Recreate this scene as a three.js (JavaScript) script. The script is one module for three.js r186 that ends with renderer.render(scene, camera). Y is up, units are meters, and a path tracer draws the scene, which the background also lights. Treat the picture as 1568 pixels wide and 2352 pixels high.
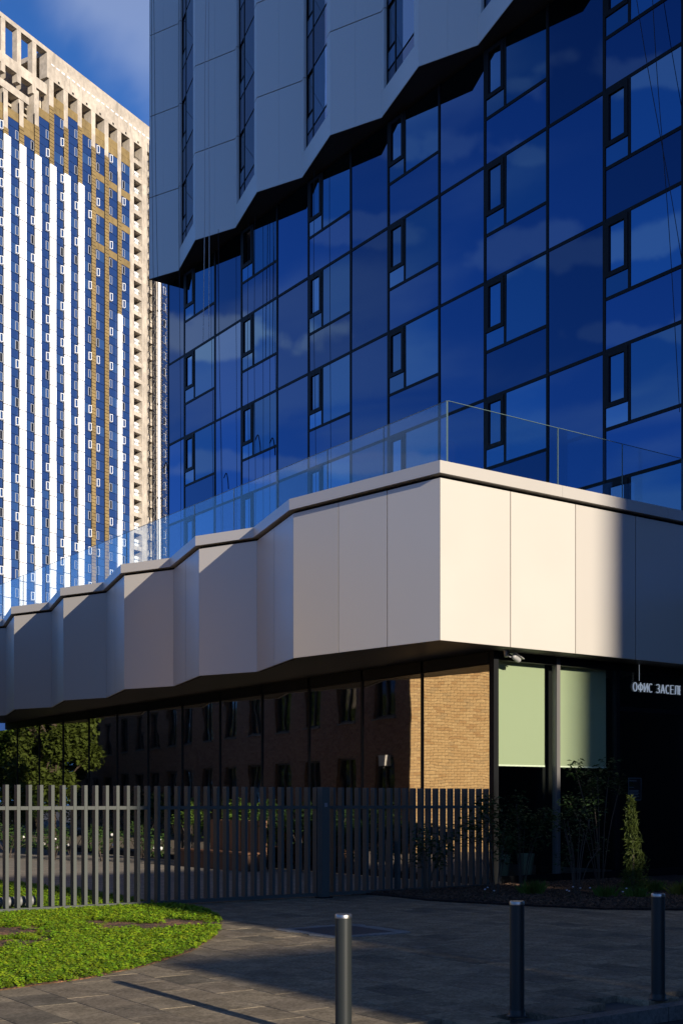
import * as THREE from 'three';
import { mergeGeometries } from 'three/addons/utils/BufferGeometryUtils.js';

// ---------------------------------------------------------------- camera, sky, sun, exposure
// Plan axes: X runs along the right-hand podium front, U runs along the glass wall (three.js z = -U), y is height.
const V = (X, h, U) => new THREE.Vector3(X, h, -U);
const scene = new THREE.Scene();
const YAW = 35.274 * Math.PI / 180;
const camera = new THREE.PerspectiveCamera(2 * Math.atan(1176 / 2819.5) * 180 / Math.PI, 682 / 1024, 0.1, 3000);
camera.position.copy(V(0, 1.7, 0));
camera.lookAt(V(Math.sin(YAW), 1.7, Math.cos(YAW)));
camera.setViewOffset(1568, 2352, 0, -667, 1568, 2352);        // level camera, lens shifted up

const SUN_EL = 13.9 * Math.PI / 180;
const SUN = new THREE.Vector3(0.0, Math.sin(SUN_EL), Math.cos(SUN_EL)).normalize();

function mulberry(a) { return () => { a |= 0; a = a + 0x6D2B79F5 | 0; let t = Math.imul(a ^ a >>> 15, 1 | a); t = t + Math.imul(t ^ t >>> 7, 61 | t) ^ t; return ((t ^ t >>> 14) >>> 0) / 4294967296; }; }
const rnd = mulberry(20240611);
const rr = (a, b) => a + (b - a) * rnd();
const clamp = (x, a = 0, b = 1) => Math.min(b, Math.max(a, x));
const sstep = (a, b, x) => { const t = clamp((x - a) / (b - a)); return t * t * (3 - 2 * t); };
function hash3(x, y, z) { let h = Math.imul(x, 374761393) ^ Math.imul(y, 668265263) ^ Math.imul(z, 2147483647 ^ 1274126177); h = Math.imul(h ^ h >>> 13, 1274126177); return ((h ^ h >>> 16) >>> 0) / 4294967296; }
function vnoise(x, y, z = 0, wrap = 0) {
  const ix = Math.floor(x), iy = Math.floor(y), iz = Math.floor(z), fx = x - ix, fy = y - iy, fz = z - iz;
  const sx = fx * fx * (3 - 2 * fx), sy = fy * fy * (3 - 2 * fy), sz = fz * fz * (3 - 2 * fz);
  const w = (n) => wrap ? ((n % wrap) + wrap) % wrap : n;
  const g = (a, b, c) => hash3(w(ix + a), w(iy + b), iz + c);
  const l = (a, b, t) => a + (b - a) * t;
  return l(l(l(g(0, 0, 0), g(1, 0, 0), sx), l(g(0, 1, 0), g(1, 1, 0), sx), sy), l(l(g(0, 0, 1), g(1, 0, 1), sx), l(g(0, 1, 1), g(1, 1, 1), sx), sy), sz);
}
function fbm(x, y, z, o = 4) { let s = 0, a = 0.5, n = 0; for (let i = 0; i < o; i++) { s += a * vnoise(x, y, z); n += a; a *= 0.5; x = x * 2.03 + 17.1; y = y * 2.03 + 9.2; z = z * 2.03 + 3.7; } return s / n; }

// clear evening sky: Rayleigh-like gradient, thin cirrus, a few small cumulus low down
const CUM = [[30.5, 20.7, 5.2, 1.3, 0.62], [33, 15.2, 8, 0.6, 0.22], [88, 17.5, 6, 1.1, 0.5], [118, 12, 7, 1.2, 0.6], [-40, 16, 6, 1.4, 0.6], [-95, 13, 8, 1.2, 0.55], [150, 19, 5, 1.1, 0.5], [-150, 15, 7, 1.3, 0.55], [62, 10, 7, 0.9, 0.4], [46, 24, 7, 1.2, 0.17], [51, 20.5, 6, 0.8, 0.15], [40, 28, 5, 0.8, 0.13], [37, 25, 4, 0.7, 0.14], [49, 30, 6, 1.0, 0.14], [70, 25, 6, 1.1, 0.28], [95, 29, 6, 1.0, 0.25], [-70, 24, 7, 1.2, 0.3], [-120, 27, 6, 1.1, 0.28], [10, 26, 5, 1.0, 0.24]].map((c) => [...c.slice(0, 4).map((v) => v * Math.PI / 180), c[4]]);   // azimuth, elevation, half sizes
function makeSky() {
  const W = 4096, Hh = 2048, d = new Float32Array(W * Hh * 4);
  for (let r = 0; r < Hh; r++) {
    const el = ((r + 0.5) / Hh - 0.5) * Math.PI, sy = Math.sin(el), ce = Math.cos(el);
    for (let q = 0; q < W; q++) {
      const az = ((q + 0.5) / W - 0.5) * 2 * Math.PI, x = Math.cos(az) * ce, z = Math.sin(az) * ce;
      const cg = x * SUN.x + sy * SUN.y + z * SUN.z;
      const up = Math.max(sy, 0), k = Math.exp(-up * 3.7);
      const ph = 0.56 + 0.54 * cg * cg;
      let R = 0.38 * k / (1 + 0.8 * k) * ph, G = 1.62 * k / (1 + 1.9 * k) * ph, B = 6.1 * k / (1 + 3.4 * k) * ph;
      const g = Math.acos(clamp(cg, -1, 1)), halo = 0.40 * Math.exp(-g * g / 0.03) + 0.05 * Math.exp(-g * g / 0.25);
      R += halo; G += halo * 0.84; B += halo * 0.62;
      if (sy > 0.02) {
        const s = 1 / (sy + 0.12), px = x * s, pz = z * s;
        const warp = fbm(px * 1.3, pz * 1.3, 4.0, 3) * 1.6;
        const ci = fbm(px * 5.2 + warp + pz * 1.5, pz * 1.9 - px * 0.7 - warp * 0.8, 11.0, 6) * fbm(px * 1.1, pz * 1.1, 2.0, 3);
        const wisp = sstep(0.26, 0.45, ci) * 0.32 * sstep(0.02, 0.2, sy);
        let cum = 0;
        for (const [ca, cel, wx, wy, am] of CUM) {
          let da = Math.atan2(-x, -z) - ca; da -= Math.round(da / 6.28318) * 6.28318; const ex = da / wx, ey = (el - cel) / wy;
          if (Math.abs(ex) > 1.7 || Math.abs(ey) > 2.2) continue;
          const nb = fbm(az * 30, el * 44, cel * 50, 6) - 0.5;
          cum = Math.max(cum, am * sstep(0.36, 0.78, 1 - ex * ex * 0.75 - (ey > 0 ? ey * ey : ey * ey * 1.4) * 0.8 + nb * 2.6));
        }
        const mixc = (c, col, a) => c + (col - c) * a;
        R = mixc(R, 0.60, wisp); G = mixc(G, 0.68, wisp); B = mixc(B, 0.86, wisp);
        R = mixc(R, 0.88, cum); G = mixc(G, 0.91, cum); B = mixc(B, 0.97, cum);
      }
      const i = (r * W + q) * 4; d[i] = R * 0.68; d[i + 1] = G * 0.68; d[i + 2] = B * 0.68; d[i + 3] = 1;
    }
  }
  const t = new THREE.DataTexture(d, W, Hh, THREE.RGBAFormat, THREE.FloatType);
  t.mapping = THREE.EquirectangularReflectionMapping; t.magFilter = THREE.LinearFilter; t.minFilter = THREE.LinearFilter; t.wrapS = THREE.RepeatWrapping; t.needsUpdate = true;
  return t;
}
const skyTex = makeSky();
scene.background = skyTex; scene.environment = skyTex;

const sun = new THREE.DirectionalLight(new THREE.Color().setRGB(1.0, 0.89, 0.735), 5.0);
sun.position.copy(SUN.clone().multiplyScalar(200)); sun.target.position.set(0, 0, 0);
sun.castShadow = true; sun.shadow.radius = 1; sun.shadow.mapSize.set(4096, 4096);
Object.assign(sun.shadow.camera, { left: -160, right: 160, top: 160, bottom: -160, near: 1, far: 600 });
scene.add(sun, sun.target);

const renderer = new THREE.WebGLRenderer({ antialias: true });
renderer.setSize(682, 1024);
renderer.toneMapping = THREE.LinearToneMapping;
renderer.toneMappingExposure = 1.5;
renderer.shadowMap.enabled = true;

// ---------------------------------------------------------------- helpers
const used = {};
function numbered(n) { const k = used[n] = (used[n] ?? -1) + 1; return k ? `${n}_${String(k).padStart(3, '0')}` : n; }
function thing(name, label, category, group) {
  const o = new THREE.Group(); o.name = numbered(name); o.userData = { label, category }; if (group) o.userData.group = group; scene.add(o); return o;
}
function part(parent, name, geo, mat, label) {
  const m = new THREE.Mesh(geo, mat); m.name = name; m.castShadow = m.receiveShadow = true; parent.add(m); if (label) m.userData.label = label; return m;
}
function struct(name, geo, mat) { const m = part(scene, name, geo, mat); m.userData.kind = 'structure'; return m; }
function group(parent, name) { const g = new THREE.Group(); g.name = name; parent.add(g); return g; }
// uv in metres from position, by the dominant axis of the normal
function metric(g, off = 0) {
  if (g.index) g = g.toNonIndexed();
  if (!g.attributes.normal) g.computeVertexNormals();
  const p = g.attributes.position, n = g.attributes.normal, uv = new Float32Array(p.count * 2);
  for (let i = 0; i < p.count; i++) {
    const ax = Math.abs(n.getX(i)), ay = Math.abs(n.getY(i)), az = Math.abs(n.getZ(i)); let u, v;
    if (ay >= ax && ay >= az) { u = p.getX(i); v = p.getZ(i); } else if (ax >= az) { u = p.getZ(i); v = p.getY(i); } else { u = p.getX(i); v = p.getY(i); }
    uv[2 * i] = u + off; uv[2 * i + 1] = v + off * 0.7;
  }
  g.setAttribute('uv', new THREE.BufferAttribute(uv, 2)); return g;
}
function box(X0, X1, h0, h1, U0, U1) { const g = new THREE.BoxGeometry(X1 - X0, h1 - h0, U1 - U0); g.translate((X0 + X1) / 2, (h0 + h1) / 2, -(U0 + U1) / 2); return metric(g); }
function cbox(w, h, d) { return metric(new THREE.BoxGeometry(w, h, d)); }
function prism(pts, h0, h1) {           // pts: [X,U] outline
  const s = new THREE.Shape(pts.map(([a, b]) => new THREE.Vector2(a, b)));
  return metric(new THREE.ExtrudeGeometry(s, { depth: h1 - h0, bevelEnabled: false }).rotateX(-Math.PI / 2).translate(0, h0, 0));
}
function merge(list) { return mergeGeometries(list.map((g) => { const a = g.index ? g.toNonIndexed() : g; for (const k of Object.keys(a.attributes)) if (!['position', 'normal', 'uv'].includes(k)) a.deleteAttribute(k); return a; })); }
function tube(pts, r, seg = 12, rad = 6) { return new THREE.TubeGeometry(new THREE.CatmullRomCurve3(pts), seg, r, rad, false); }
function bar(a, b, w, w2 = w) {          // straight bar of box section between two points
  const d = b.clone().sub(a), l = d.length(), g = new THREE.BoxGeometry(w, l, w2);
  g.applyQuaternion(new THREE.Quaternion().setFromUnitVectors(new THREE.Vector3(0, 1, 0), d.normalize())); g.translate((a.x + b.x) / 2, (a.y + b.y) / 2, (a.z + b.z) / 2); return metric(g);
}
// offset an open polyline [[X,U]..] to its left side by d with mitred corners
function offset(pl, d) {
  return pl.map((p, i) => {
    const dir = (a, b) => { const x = b[0] - a[0], u = b[1] - a[1], l = Math.hypot(x, u); return [x / l, u / l]; };
    const d0 = i > 0 ? dir(pl[i - 1], p) : dir(p, pl[i + 1]), d1 = i < pl.length - 1 ? dir(p, pl[i + 1]) : d0;
    const n0 = [-d0[1], d0[0]], n1 = [-d1[1], d1[0]], m = [n0[0] + n1[0], n0[1] + n1[1]], ml = Math.hypot(...m); m[0] /= ml; m[1] /= ml;
    const k = d / Math.max(0.3, m[0] * n0[0] + m[1] * n0[1]); return [p[0] + m[0] * k, p[1] + m[1] * k];
  });
}
const lerp2 = (a, b, t) => [a[0] + (b[0] - a[0]) * t, a[1] + (b[1] - a[1]) * t];

// ---------------------------------------------------------------- textures and materials
function tex(size, rep, fn, srgb = true) {
  const a = new Uint8Array(size * size * 4);
  for (let y = 0; y < size; y++) for (let x = 0; x < size; x++) { const c = fn(x / size, y / size), i = (y * size + x) * 4; for (let k = 0; k < 3; k++) a[i + k] = clamp(Array.isArray(c) ? c[k] : c) * 255; a[i + 3] = 255; }
  const t = new THREE.DataTexture(a, size, size); t.wrapS = t.wrapT = THREE.RepeatWrapping; t.magFilter = THREE.LinearFilter; t.minFilter = THREE.LinearMipmapLinearFilter; t.generateMipmaps = true;
  t.repeat.set(1 / rep, 1 / rep); if (srgb) t.colorSpace = THREE.SRGBColorSpace; t.needsUpdate = true; return t;
}
const tn = (u, v, f, z = 0) => vnoise(u * f, v * f, z, f);
const stoneTex = tex(512, 2.2, (u, v) => { const s = 0.80 + 0.16 * (tn(u, v, 256, 1) - 0.5) + 0.18 * (tn(u, v, 96, 2) - 0.5) + 0.14 * (tn(u, v, 9, 3) - 0.5) + 0.10 * (tn(u, v, 23, 4) - 0.5); return [s * 1.0, s * 0.985, s * 0.96]; });
const grainTex = tex(512, 0.9, (u, v) => 0.5 + 0.5 * (tn(u, v, 256, 5) - 0.5) + 0.4 * (tn(u, v, 128, 6) - 0.5), false);
const concreteTex = tex(512, 16, (u, v) => { const st = sstep(0.62, 0.8, tn(u, 0.1 + v * 0.25, 40, 8)) * 0.10 * tn(u, v, 12, 9); const s = 0.86 + 0.14 * (tn(u, v, 7, 7) - 0.5) + 0.10 * (tn(u, v, 33, 10) - 0.5) + 0.06 * (tn(u, v, 128, 11) - 0.5) - st; return [s, s * 0.97, s * 0.92]; });
const panelRough = tex(256, 3, (u, v) => 0.92 + 0.16 * (tn(u, v, 4, 12) - 0.5) + 0.05 * (tn(u, v, 11, 13) - 0.5), false);
const soilTex = tex(512, 2.5, (u, v) => { const s = 0.55 + 0.5 * (tn(u, v, 128, 14) - 0.5) + 0.35 * (tn(u, v, 37, 15) - 0.5) + 0.25 * (tn(u, v, 9, 16) - 0.5); return [s, s * 0.86, s * 0.72]; });
const asphaltTex = tex(512, 2, (u, v) => 0.62 + 0.55 * (tn(u, v, 256, 17) - 0.5) + 0.2 * (tn(u, v, 17, 18) - 0.5));
const waveTex = tex(256, 3.4, (u, v) => 0.5 + 0.7 * (tn(u, v, 4, 19) - 0.5) + 0.25 * (tn(u, v, 9, 20) - 0.5), false);
const waveTex2 = tex(256, 2.2, (u, v) => 0.5 + 0.8 * (tn(u, v, 3, 21) - 0.5) + 0.2 * (tn(u, v, 8, 22) - 0.5), false);
const rgb = (r, g, b) => new THREE.Color().setRGB(r, g, b);
const std = (c, o = {}) => new THREE.MeshStandardMaterial({ color: rgb(...c), roughness: 0.8, ...o });
const phys = (c, o = {}) => new THREE.MeshPhysicalMaterial({ color: rgb(...c), roughness: 0.5, ...o });
const M = {
  spandrel: phys([0.056, 0.118, 0.245], { metalness: 1, roughness: 0.015, bumpMap: waveTex, bumpScale: 0.0009 }),
  vision: phys([0.082, 0.188, 0.335], { metalness: 1, roughness: 0.012, bumpMap: waveTex, bumpScale: 0.0009 }),
  black: phys([0.005, 0.005, 0.006], { roughness: 0.6, specularIntensity: 0.3 }),
  frame: phys([0.0067, 0.00737, 0.0085], { roughness: 0.5, specularIntensity: 0.3 }),
  innerWall: std([0.34, 0.32, 0.30], { roughness: 0.95 }),
  voidDark: std([0.00268, 0.00268, 0.00268], { roughness: 1 }),
  whitePanel: phys([0.56, 0.60, 0.595], { roughness: 0.42, metalness: 0.1, roughnessMap: panelRough, bumpMap: waveTex, bumpScale: 0.0016 }),
  fascia: phys([0.495, 0.46, 0.412], { roughness: 0.40, metalness: 0.15, roughnessMap: panelRough, bumpMap: waveTex, bumpScale: 0.0016 }),
  coping: phys([0.46, 0.43, 0.395], { roughness: 0.36, metalness: 0.2, roughnessMap: panelRough }),
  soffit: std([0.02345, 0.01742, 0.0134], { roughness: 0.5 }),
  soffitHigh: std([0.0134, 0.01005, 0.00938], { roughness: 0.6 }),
  mirror: phys([0.64, 0.60, 0.55], { metalness: 1, roughness: 0.02, bumpMap: waveTex2, bumpScale: 0.0016 }),
  clear: phys([0.95, 0.985, 0.94], { transmission: 1, thickness: 0, roughness: 0, ior: 1.5 }),
  bal: phys([0.92, 0.965, 0.96], { transmission: 1, thickness: 0, roughness: 0, ior: 1.56 }),
  balEdge: phys([0.10, 0.15, 0.145], { roughness: 0.3 }),
  blind: std([0.2948, 0.3149, 0.2245], { roughness: 0.9 }),
  blindRail: std([0.6, 0.608, 0.528], { roughness: 0.5 }),
  roomDark: std([0.12, 0.115, 0.11], { roughness: 0.9 }),
  fence: phys([0.076, 0.082, 0.075], { roughness: 0.55, specularIntensity: 0.2 }),
  bollard: phys([0.020, 0.023, 0.0225], { roughness: 0.4, specularIntensity: 0.5 }),
  steel: phys([0.40, 0.39, 0.37], { metalness: 1, roughness: 0.36 }),
  cctv: std([0.3015, 0.3015, 0.2948], { roughness: 0.4 }),
  letter: std([0.86, 0.88, 0.9], { roughness: 0.5, emissive: rgb(0.75, 0.85, 0.95), emissiveIntensity: 0.13 }),
  concrete: std([0.624, 0.5772, 0.5148], { map: concreteTex, roughness: 0.95 }),
  towerBlue: phys([0.022, 0.055, 0.17], { roughness: 0.22, metalness: 0.3 }),
  towerBlue2: phys([0.03685, 0.09045, 0.2278], { roughness: 0.16, metalness: 0.35 }),
  towerWhite: std([0.86, 0.85, 0.83], { roughness: 0.6 }),
  ochre: std([0.31, 0.23, 0.10], { map: concreteTex, roughness: 0.95 }),
  winGrey: std([0.42, 0.42, 0.42], { roughness: 0.5 }),
  winWhite: std([0.82, 0.82, 0.82], { roughness: 0.5 }),
  kerb: std([0.1608, 0.1608, 0.1575], { map: stoneTex, roughness: 0.9, bumpMap: grainTex, bumpScale: 0.002 }),
  asphalt: std([0.0469, 0.0469, 0.04824], { map: asphaltTex, roughness: 0.92, bumpMap: asphaltTex, bumpScale: 0.004 }),
  soil: std([0.46, 0.305, 0.19], { map: soilTex, roughness: 1, bumpMap: soilTex, bumpScale: 0.02 }),
  mulch: std([0.05695, 0.03484, 0.02345], { map: soilTex, roughness: 1, bumpMap: soilTex, bumpScale: 0.03 }),
  path: std([0.34, 0.30, 0.24], { map: stoneTex, roughness: 0.95 }),
  bark: std([0.067, 0.05025, 0.03685], { roughness: 1 }),
  rope: std([0.0134, 0.0134, 0.01876], { roughness: 0.9 }),
  ropeWhite: std([0.4824, 0.4958, 0.5092], { roughness: 0.9 }),
  wood: std([0.15, 0.064, 0.024], { roughness: 0.6 }),
};
const tints = (m, list) => list.map((f) => { const c = m.clone(); c.color.multiplyScalar(f); return c; });
const glassTint = new Map([[M.spandrel, tints(M.spandrel, [0.76, 0.9, 1, 1.1, 1.26])], [M.vision, tints(M.vision, [0.78, 0.92, 1, 1.12, 1.3])]]);
const anyTint = (m) => { const l = glassTint.get(m); return l ? l[Math.floor(rnd() * l.length)] : m; };
const fasciaTones = tints(M.fascia, [0.95, 0.98, 1, 1.02, 1.05]);
const paverMats = [[0.385, 0.325, 0.235], [0.35, 0.295, 0.22], [0.415, 0.35, 0.25], [0.255, 0.225, 0.175], [0.37, 0.31, 0.225], [0.315, 0.27, 0.205]].map((c) => phys(c, { map: stoneTex, roughness: 0.95, specularIntensity: 0.15, bumpMap: grainTex, bumpScale: 0.0025 }));
const leafMat = (c, o = {}) => phys(c, { roughness: 0.6, specularIntensity: 0.3, transmission: 0.28, thickness: 0, side: THREE.DoubleSide, ...o });

// ---------------------------------------------------------------- ground, road, paving
struct('ground', new THREE.PlaneGeometry(3000, 3000).rotateX(-Math.PI / 2).translate(0, -0.16, 0), std([0.067, 0.06365, 0.05695], { roughness: 1 }));
struct('road', box(-60, 80, -0.15, -0.115, -16, 6.74), M.asphalt);
const kerb = group(scene, 'kerb'); kerb.userData.kind = 'structure';
for (let i = 0; i < 20; i++) part(kerb, 'kerb_stone', box(-1.9 + i, -0.91 + i, -0.15, 0.002 + rr(-0.002, 0.002), 6.75, 6.90), M.kerb);
struct('paving_bed', box(-30, 40, -0.15, -0.055, 6.92, 18.9), std([0.067, 0.06365, 0.05896], { roughness: 1 }));
{
  const pave = group(scene, 'pavement'); pave.userData.kind = 'structure';
  const PW = 0.40, PL = 0.60, geos = [0, 1, 2, 3].map((k) => { const g = new THREE.BoxGeometry(PW - 0.007, 0.055, PL - 0.007); return metric(g, k * 0.61); });
  const spots = [];
  for (let i = 0; i < 42; i++) for (let j = -1; j < 20; j++) {
    const X = 1.2 + i * PW, U = 6.93 + (j + 0.5) * PL + ((i * 7) % 5) * PL / 5;
    if (U - PL / 2 < 6.9 || U > 18.6) continue;
    const vis = X / U; if (vis < 0.22) continue;
    spots.push([X, U, Math.hypot(X, U)]);
  }
  const inFrame = ([X, U]) => X / U > 0.34 && X / U < 1.3 && !(X < 9 && U > 11.2 + Math.max(0, (X - 5)) * 1.05);
  spots.sort((a, b) => (inFrame(b) - inFrame(a)) || a[2] - b[2]);
  const mat = () => { const q = rnd(); return q < 0.08 ? 3 : q < 0.14 ? 5 : q < 0.36 ? 1 : q < 0.58 ? 2 : q < 0.8 ? 4 : 0; };
  const rest = paverMats.map(() => []);
  spots.forEach(([X, U], n) => {
    const m = mat(), dh = rr(-0.0015, 0.0015);
    if (n < 300) { const p = part(pave, 'paver', geos[n % 4], paverMats[m]); p.position.copy(V(X, -0.0275 + dh, U)); p.rotation.set(rr(-1, 1) * 0.0015, 0, rr(-1, 1) * 0.0015); } else rest[m].push(geos[n % 4].clone().translate(X, -0.0275 + dh, -U));
  });
  rest.forEach((l, m) => { if (l.length) { const p = part(pave, 'distant_pavers', merge(l), paverMats[m]); p.userData.kind = 'stuff'; } });
}
// lawn bed and courtyard
const lawnOutline = [[-12, 10.3], [3.0, 10.62], [3.89, 10.84], [4.83, 11.08], [5.67, 11.56], [6.7, 12.43], [7.7, 13.65], [8.47, 14.83], [9.06, 16.0], [9.4, 17.0], [9.47, 17.8], [9.42, 18.8], [9.6, 23.0], [9.2, 25.6], [6, 27.0], [-12, 27.5]];
struct('lawn_soil', prism(lawnOutline, -0.05, 0.008), M.soil);
struct('courtyard_path', box(-20, 16.9, -0.15, 0.006, 18.9, 60), M.path);
struct('planting_bed', prism([[13.35, 18.55], [13.5, 17.6], [13.42, 16.4], [13.95, 14.9], [14.56, 13.47], [15.5, 12.62], [17.5, 11.6], [21, 10.9], [26, 10.9], [26, 18.5]], -0.05, 0.035), M.mulch);
const inPoly = (poly, x, y) => { let c = false; for (let i = 0, j = poly.length - 1; i < poly.length; j = i++) { const [xi, yi] = poly[i], [xj, yj] = poly[j]; if ((yi > y) !== (yj > y) && x < (xj - xi) * (y - yi) / (yj - yi) + xi) c = !c; } return c; };

function leafQuad(l, w, bend = 0.25) {   // small folded leaf in the x-z plane, tip along +z
  const p = [0, 0, 0, -w / 2, l * bend * 0.3, l * 0.45, w / 2, l * bend * 0.3, l * 0.45, 0, -l * bend * 0.2, l];
  const g = new THREE.BufferGeometry(); g.setAttribute('position', new THREE.Float32BufferAttribute(p, 3)); g.setIndex([0, 1, 3, 0, 3, 2]); const n = g.toNonIndexed(); n.computeVertexNormals(); n.setAttribute('uv', new THREE.Float32BufferAttribute(new Array(12).fill(0), 2)); return n;
}
{ // clover ground cover
  const clump = []; const r2 = mulberry(7);
  for (let i = 0; i < 9; i++) { const g = leafQuad(0.027, 0.027, 0.5); g.rotateX(-0.25 - r2() * 0.5); g.rotateY(r2() * 6.28); g.translate((r2() - 0.5) * 0.05, 0.012 + r2() * 0.04, (r2() - 0.5) * 0.05); clump.push(g); }
  const geo = merge(clump), m4 = new THREE.Matrix4(), q = new THREE.Quaternion(), e = new THREE.Euler(), list = [], r3 = mulberry(99);
  const bare = [[7.2, 15.4, 0.75, 1.0], [5.7, 15.5, 0.8, 0.85], [5.45, 14.3, 0.45, 0.55], [8.1, 15.3, 0.5, 0.8], [4.9, 14.2, 0.5, 0.8]];
  for (let n = 0; n < 150000; n++) {
    const U = 10.5 + r3() * 16.5, X = 1.5 + r3() * 8.2; if (X / U < 0.3 || !inPoly(lawnOutline, X, U)) continue;
    if (U > 19 && r3() < 0.5) continue;
    let cov = 0.80 + 0.5 * (fbm(X * 0.9, U * 0.9, 3, 3) - 0.45) * 2.2;
    for (const [bx, bu, a, b] of bare) { const dd = Math.hypot((X - bx) / a, (U - bu) / b) + 0.7 * (vnoise(X * 5, U * 5, 5) - 0.5); cov -= 1.1 * (1 - sstep(0.25, 1.3, dd)); }
    if (!inPoly(lawnOutline, X + 0.10, U - 0.12)) cov -= 0.35;
    if (r3() > cov) continue;
    const s = 0.75 + r3() * 0.75; e.set((r3() - 0.5) * 0.5, r3() * 6.28, (r3() - 0.5) * 0.5); q.setFromEuler(e);
    m4.compose(new THREE.Vector3(X, 0.002 + 0.012 * r3(), -U), q, new THREE.Vector3(s, s * (0.32 + r3() * 0.5), s));
    list.push(m4.clone());
  }
  const im = new THREE.InstancedMesh(geo, leafMat([0.19, 0.295, 0.010]), list.length);
  const c = new THREE.Color();
  list.forEach((m, i) => { im.setMatrixAt(i, m); const t = 0.7 + r3() * 0.6; c.setRGB(t * (0.75 + r3() * 0.5), t, t); im.setColorAt(i, c); });
  im.name = 'clover_lawn'; im.userData = { kind: 'stuff', label: 'bright green clover ground cover with bare patches by the gate', category: 'ground cover' }; im.castShadow = im.receiveShadow = true; scene.add(im);
}
{ // mulch chips in the bed
  const g = new THREE.BoxGeometry(0.05, 0.012, 0.02), m4 = new THREE.Matrix4(), q = new THREE.Quaternion(), r3 = mulberry(5), list = [];
  const bed = [[13.4, 18.5], [13.55, 17.6], [13.47, 16.4], [14.0, 14.95], [14.6, 13.5], [15.5, 12.7], [17.5, 11.7], [21, 11], [21, 18.4]];
  for (let n = 0; n < 16000; n++) { const X = 13.3 + r3() * 7, U = 11 + r3() * 7.4; if (!inPoly(bed, X, U)) continue; q.setFromEuler(new THREE.Euler((r3() - 0.5) * 1.2, r3() * 6.28, (r3() - 0.5) * 1.2)); m4.compose(new THREE.Vector3(X, 0.04 + r3() * 0.02, -U), q, new THREE.Vector3(0.6 + r3(), 1, 0.6 + r3())); list.push(m4.clone()); }
  const im = new THREE.InstancedMesh(g, std([0.0737, 0.04355, 0.0268], { roughness: 1 }), list.length), c = new THREE.Color();
  list.forEach((m, i) => { im.setMatrixAt(i, m); const t = 0.4 + r3() * 1.3; c.setRGB(t, t * 0.95, t * 0.9); im.setColorAt(i, c); });
  im.name = 'bark_mulch'; im.userData = { kind: 'stuff', label: 'dark bark mulch covering the planting bed', category: 'mulch' }; im.castShadow = im.receiveShadow = true; scene.add(im);
}
{ // service hatch in the paving with its pale mortar surround
  const h = thing('service_hatch', 'square dark service hatch with pale smeared mortar edge in the paving', 'hatch');
  part(h, 'cover', prism([[8.95, 12.75], [9.85, 12.75], [9.85, 13.75], [8.95, 13.75]], -0.02, 0.007), std([0.0402, 0.04154, 0.0469], { roughness: 0.8, bumpMap: grainTex, bumpScale: 0.004 }));
  const o = [], r3 = mulberry(31), N = 44;
  for (let i = 0; i < N; i++) { const a = i / N * 6.2832, sq = 0.62 / Math.max(Math.abs(Math.cos(a)), Math.abs(Math.sin(a))); o.push([9.4 + Math.cos(a) * sq * (0.98 + r3() * 0.14), 13.25 + Math.sin(a) * (sq * 1.05) * (0.98 + r3() * 0.14)]); }
  const s = new THREE.Shape(o.map(([a, b]) => new THREE.Vector2(a, b))); s.holes.push(new THREE.Path([[8.94, 12.74], [9.86, 12.74], [9.86, 13.76], [8.94, 13.76]].map(([a, b]) => new THREE.Vector2(a, b))));
  part(h, 'mortar_surround', metric(new THREE.ExtrudeGeometry(s, { depth: 0.012, bevelEnabled: false }).rotateX(-Math.PI / 2).translate(0, -0.005, 0)), std([0.3082, 0.3216, 0.3216], { map: stoneTex, roughness: 1 }));
}

// ---------------------------------------------------------------- main glass building
const XW = 22.70, U0 = 18.509, BA = 2.404, BB = 1.951, L0 = 12.765, FH = 3.2, HS = 22.39;
const bld = thing('glass_building', 'tall building with blue mirrored glass wall and pale zigzag panelled upper storeys', 'building');
part(bld, 'core', box(XW + 3.5, XW + 16, 0, 40, 12, 44.0), M.innerWall);
const OPEN_A = U0 + 4 * (BA + BB), OPEN_U = [OPEN_A + BA - 0.80 + 0.15, OPEN_A + BA - 0.16];   // the one open casement
part(bld, 'wall_backing', merge([box(XW + 0.06, XW + 0.12, 0, HS + 0.3, 12, OPEN_U[0]), box(XW + 0.06, XW + 0.12, 0, HS + 0.3, OPEN_U[1], 44.05), box(XW + 0.06, XW + 0.12, 0, 21.1, OPEN_U[0], OPEN_U[1]), box(XW + 0.06, XW + 0.12, 22.25, HS + 0.3, OPEN_U[0], OPEN_U[1])]), M.black);
part(bld, 'floor_slab', merge([0, 1, 2, 3, 4, 5].map((k) => box(XW + 0.13, XW + 3.49, 6.2 + k * FH, 6.45 + k * FH, 12, 44.0))), M.innerWall);
part(bld, 'end_wall', box(XW + 0.02, XW + 15, 0, 40, 44.06, 44.2), M.spandrel);
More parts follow.
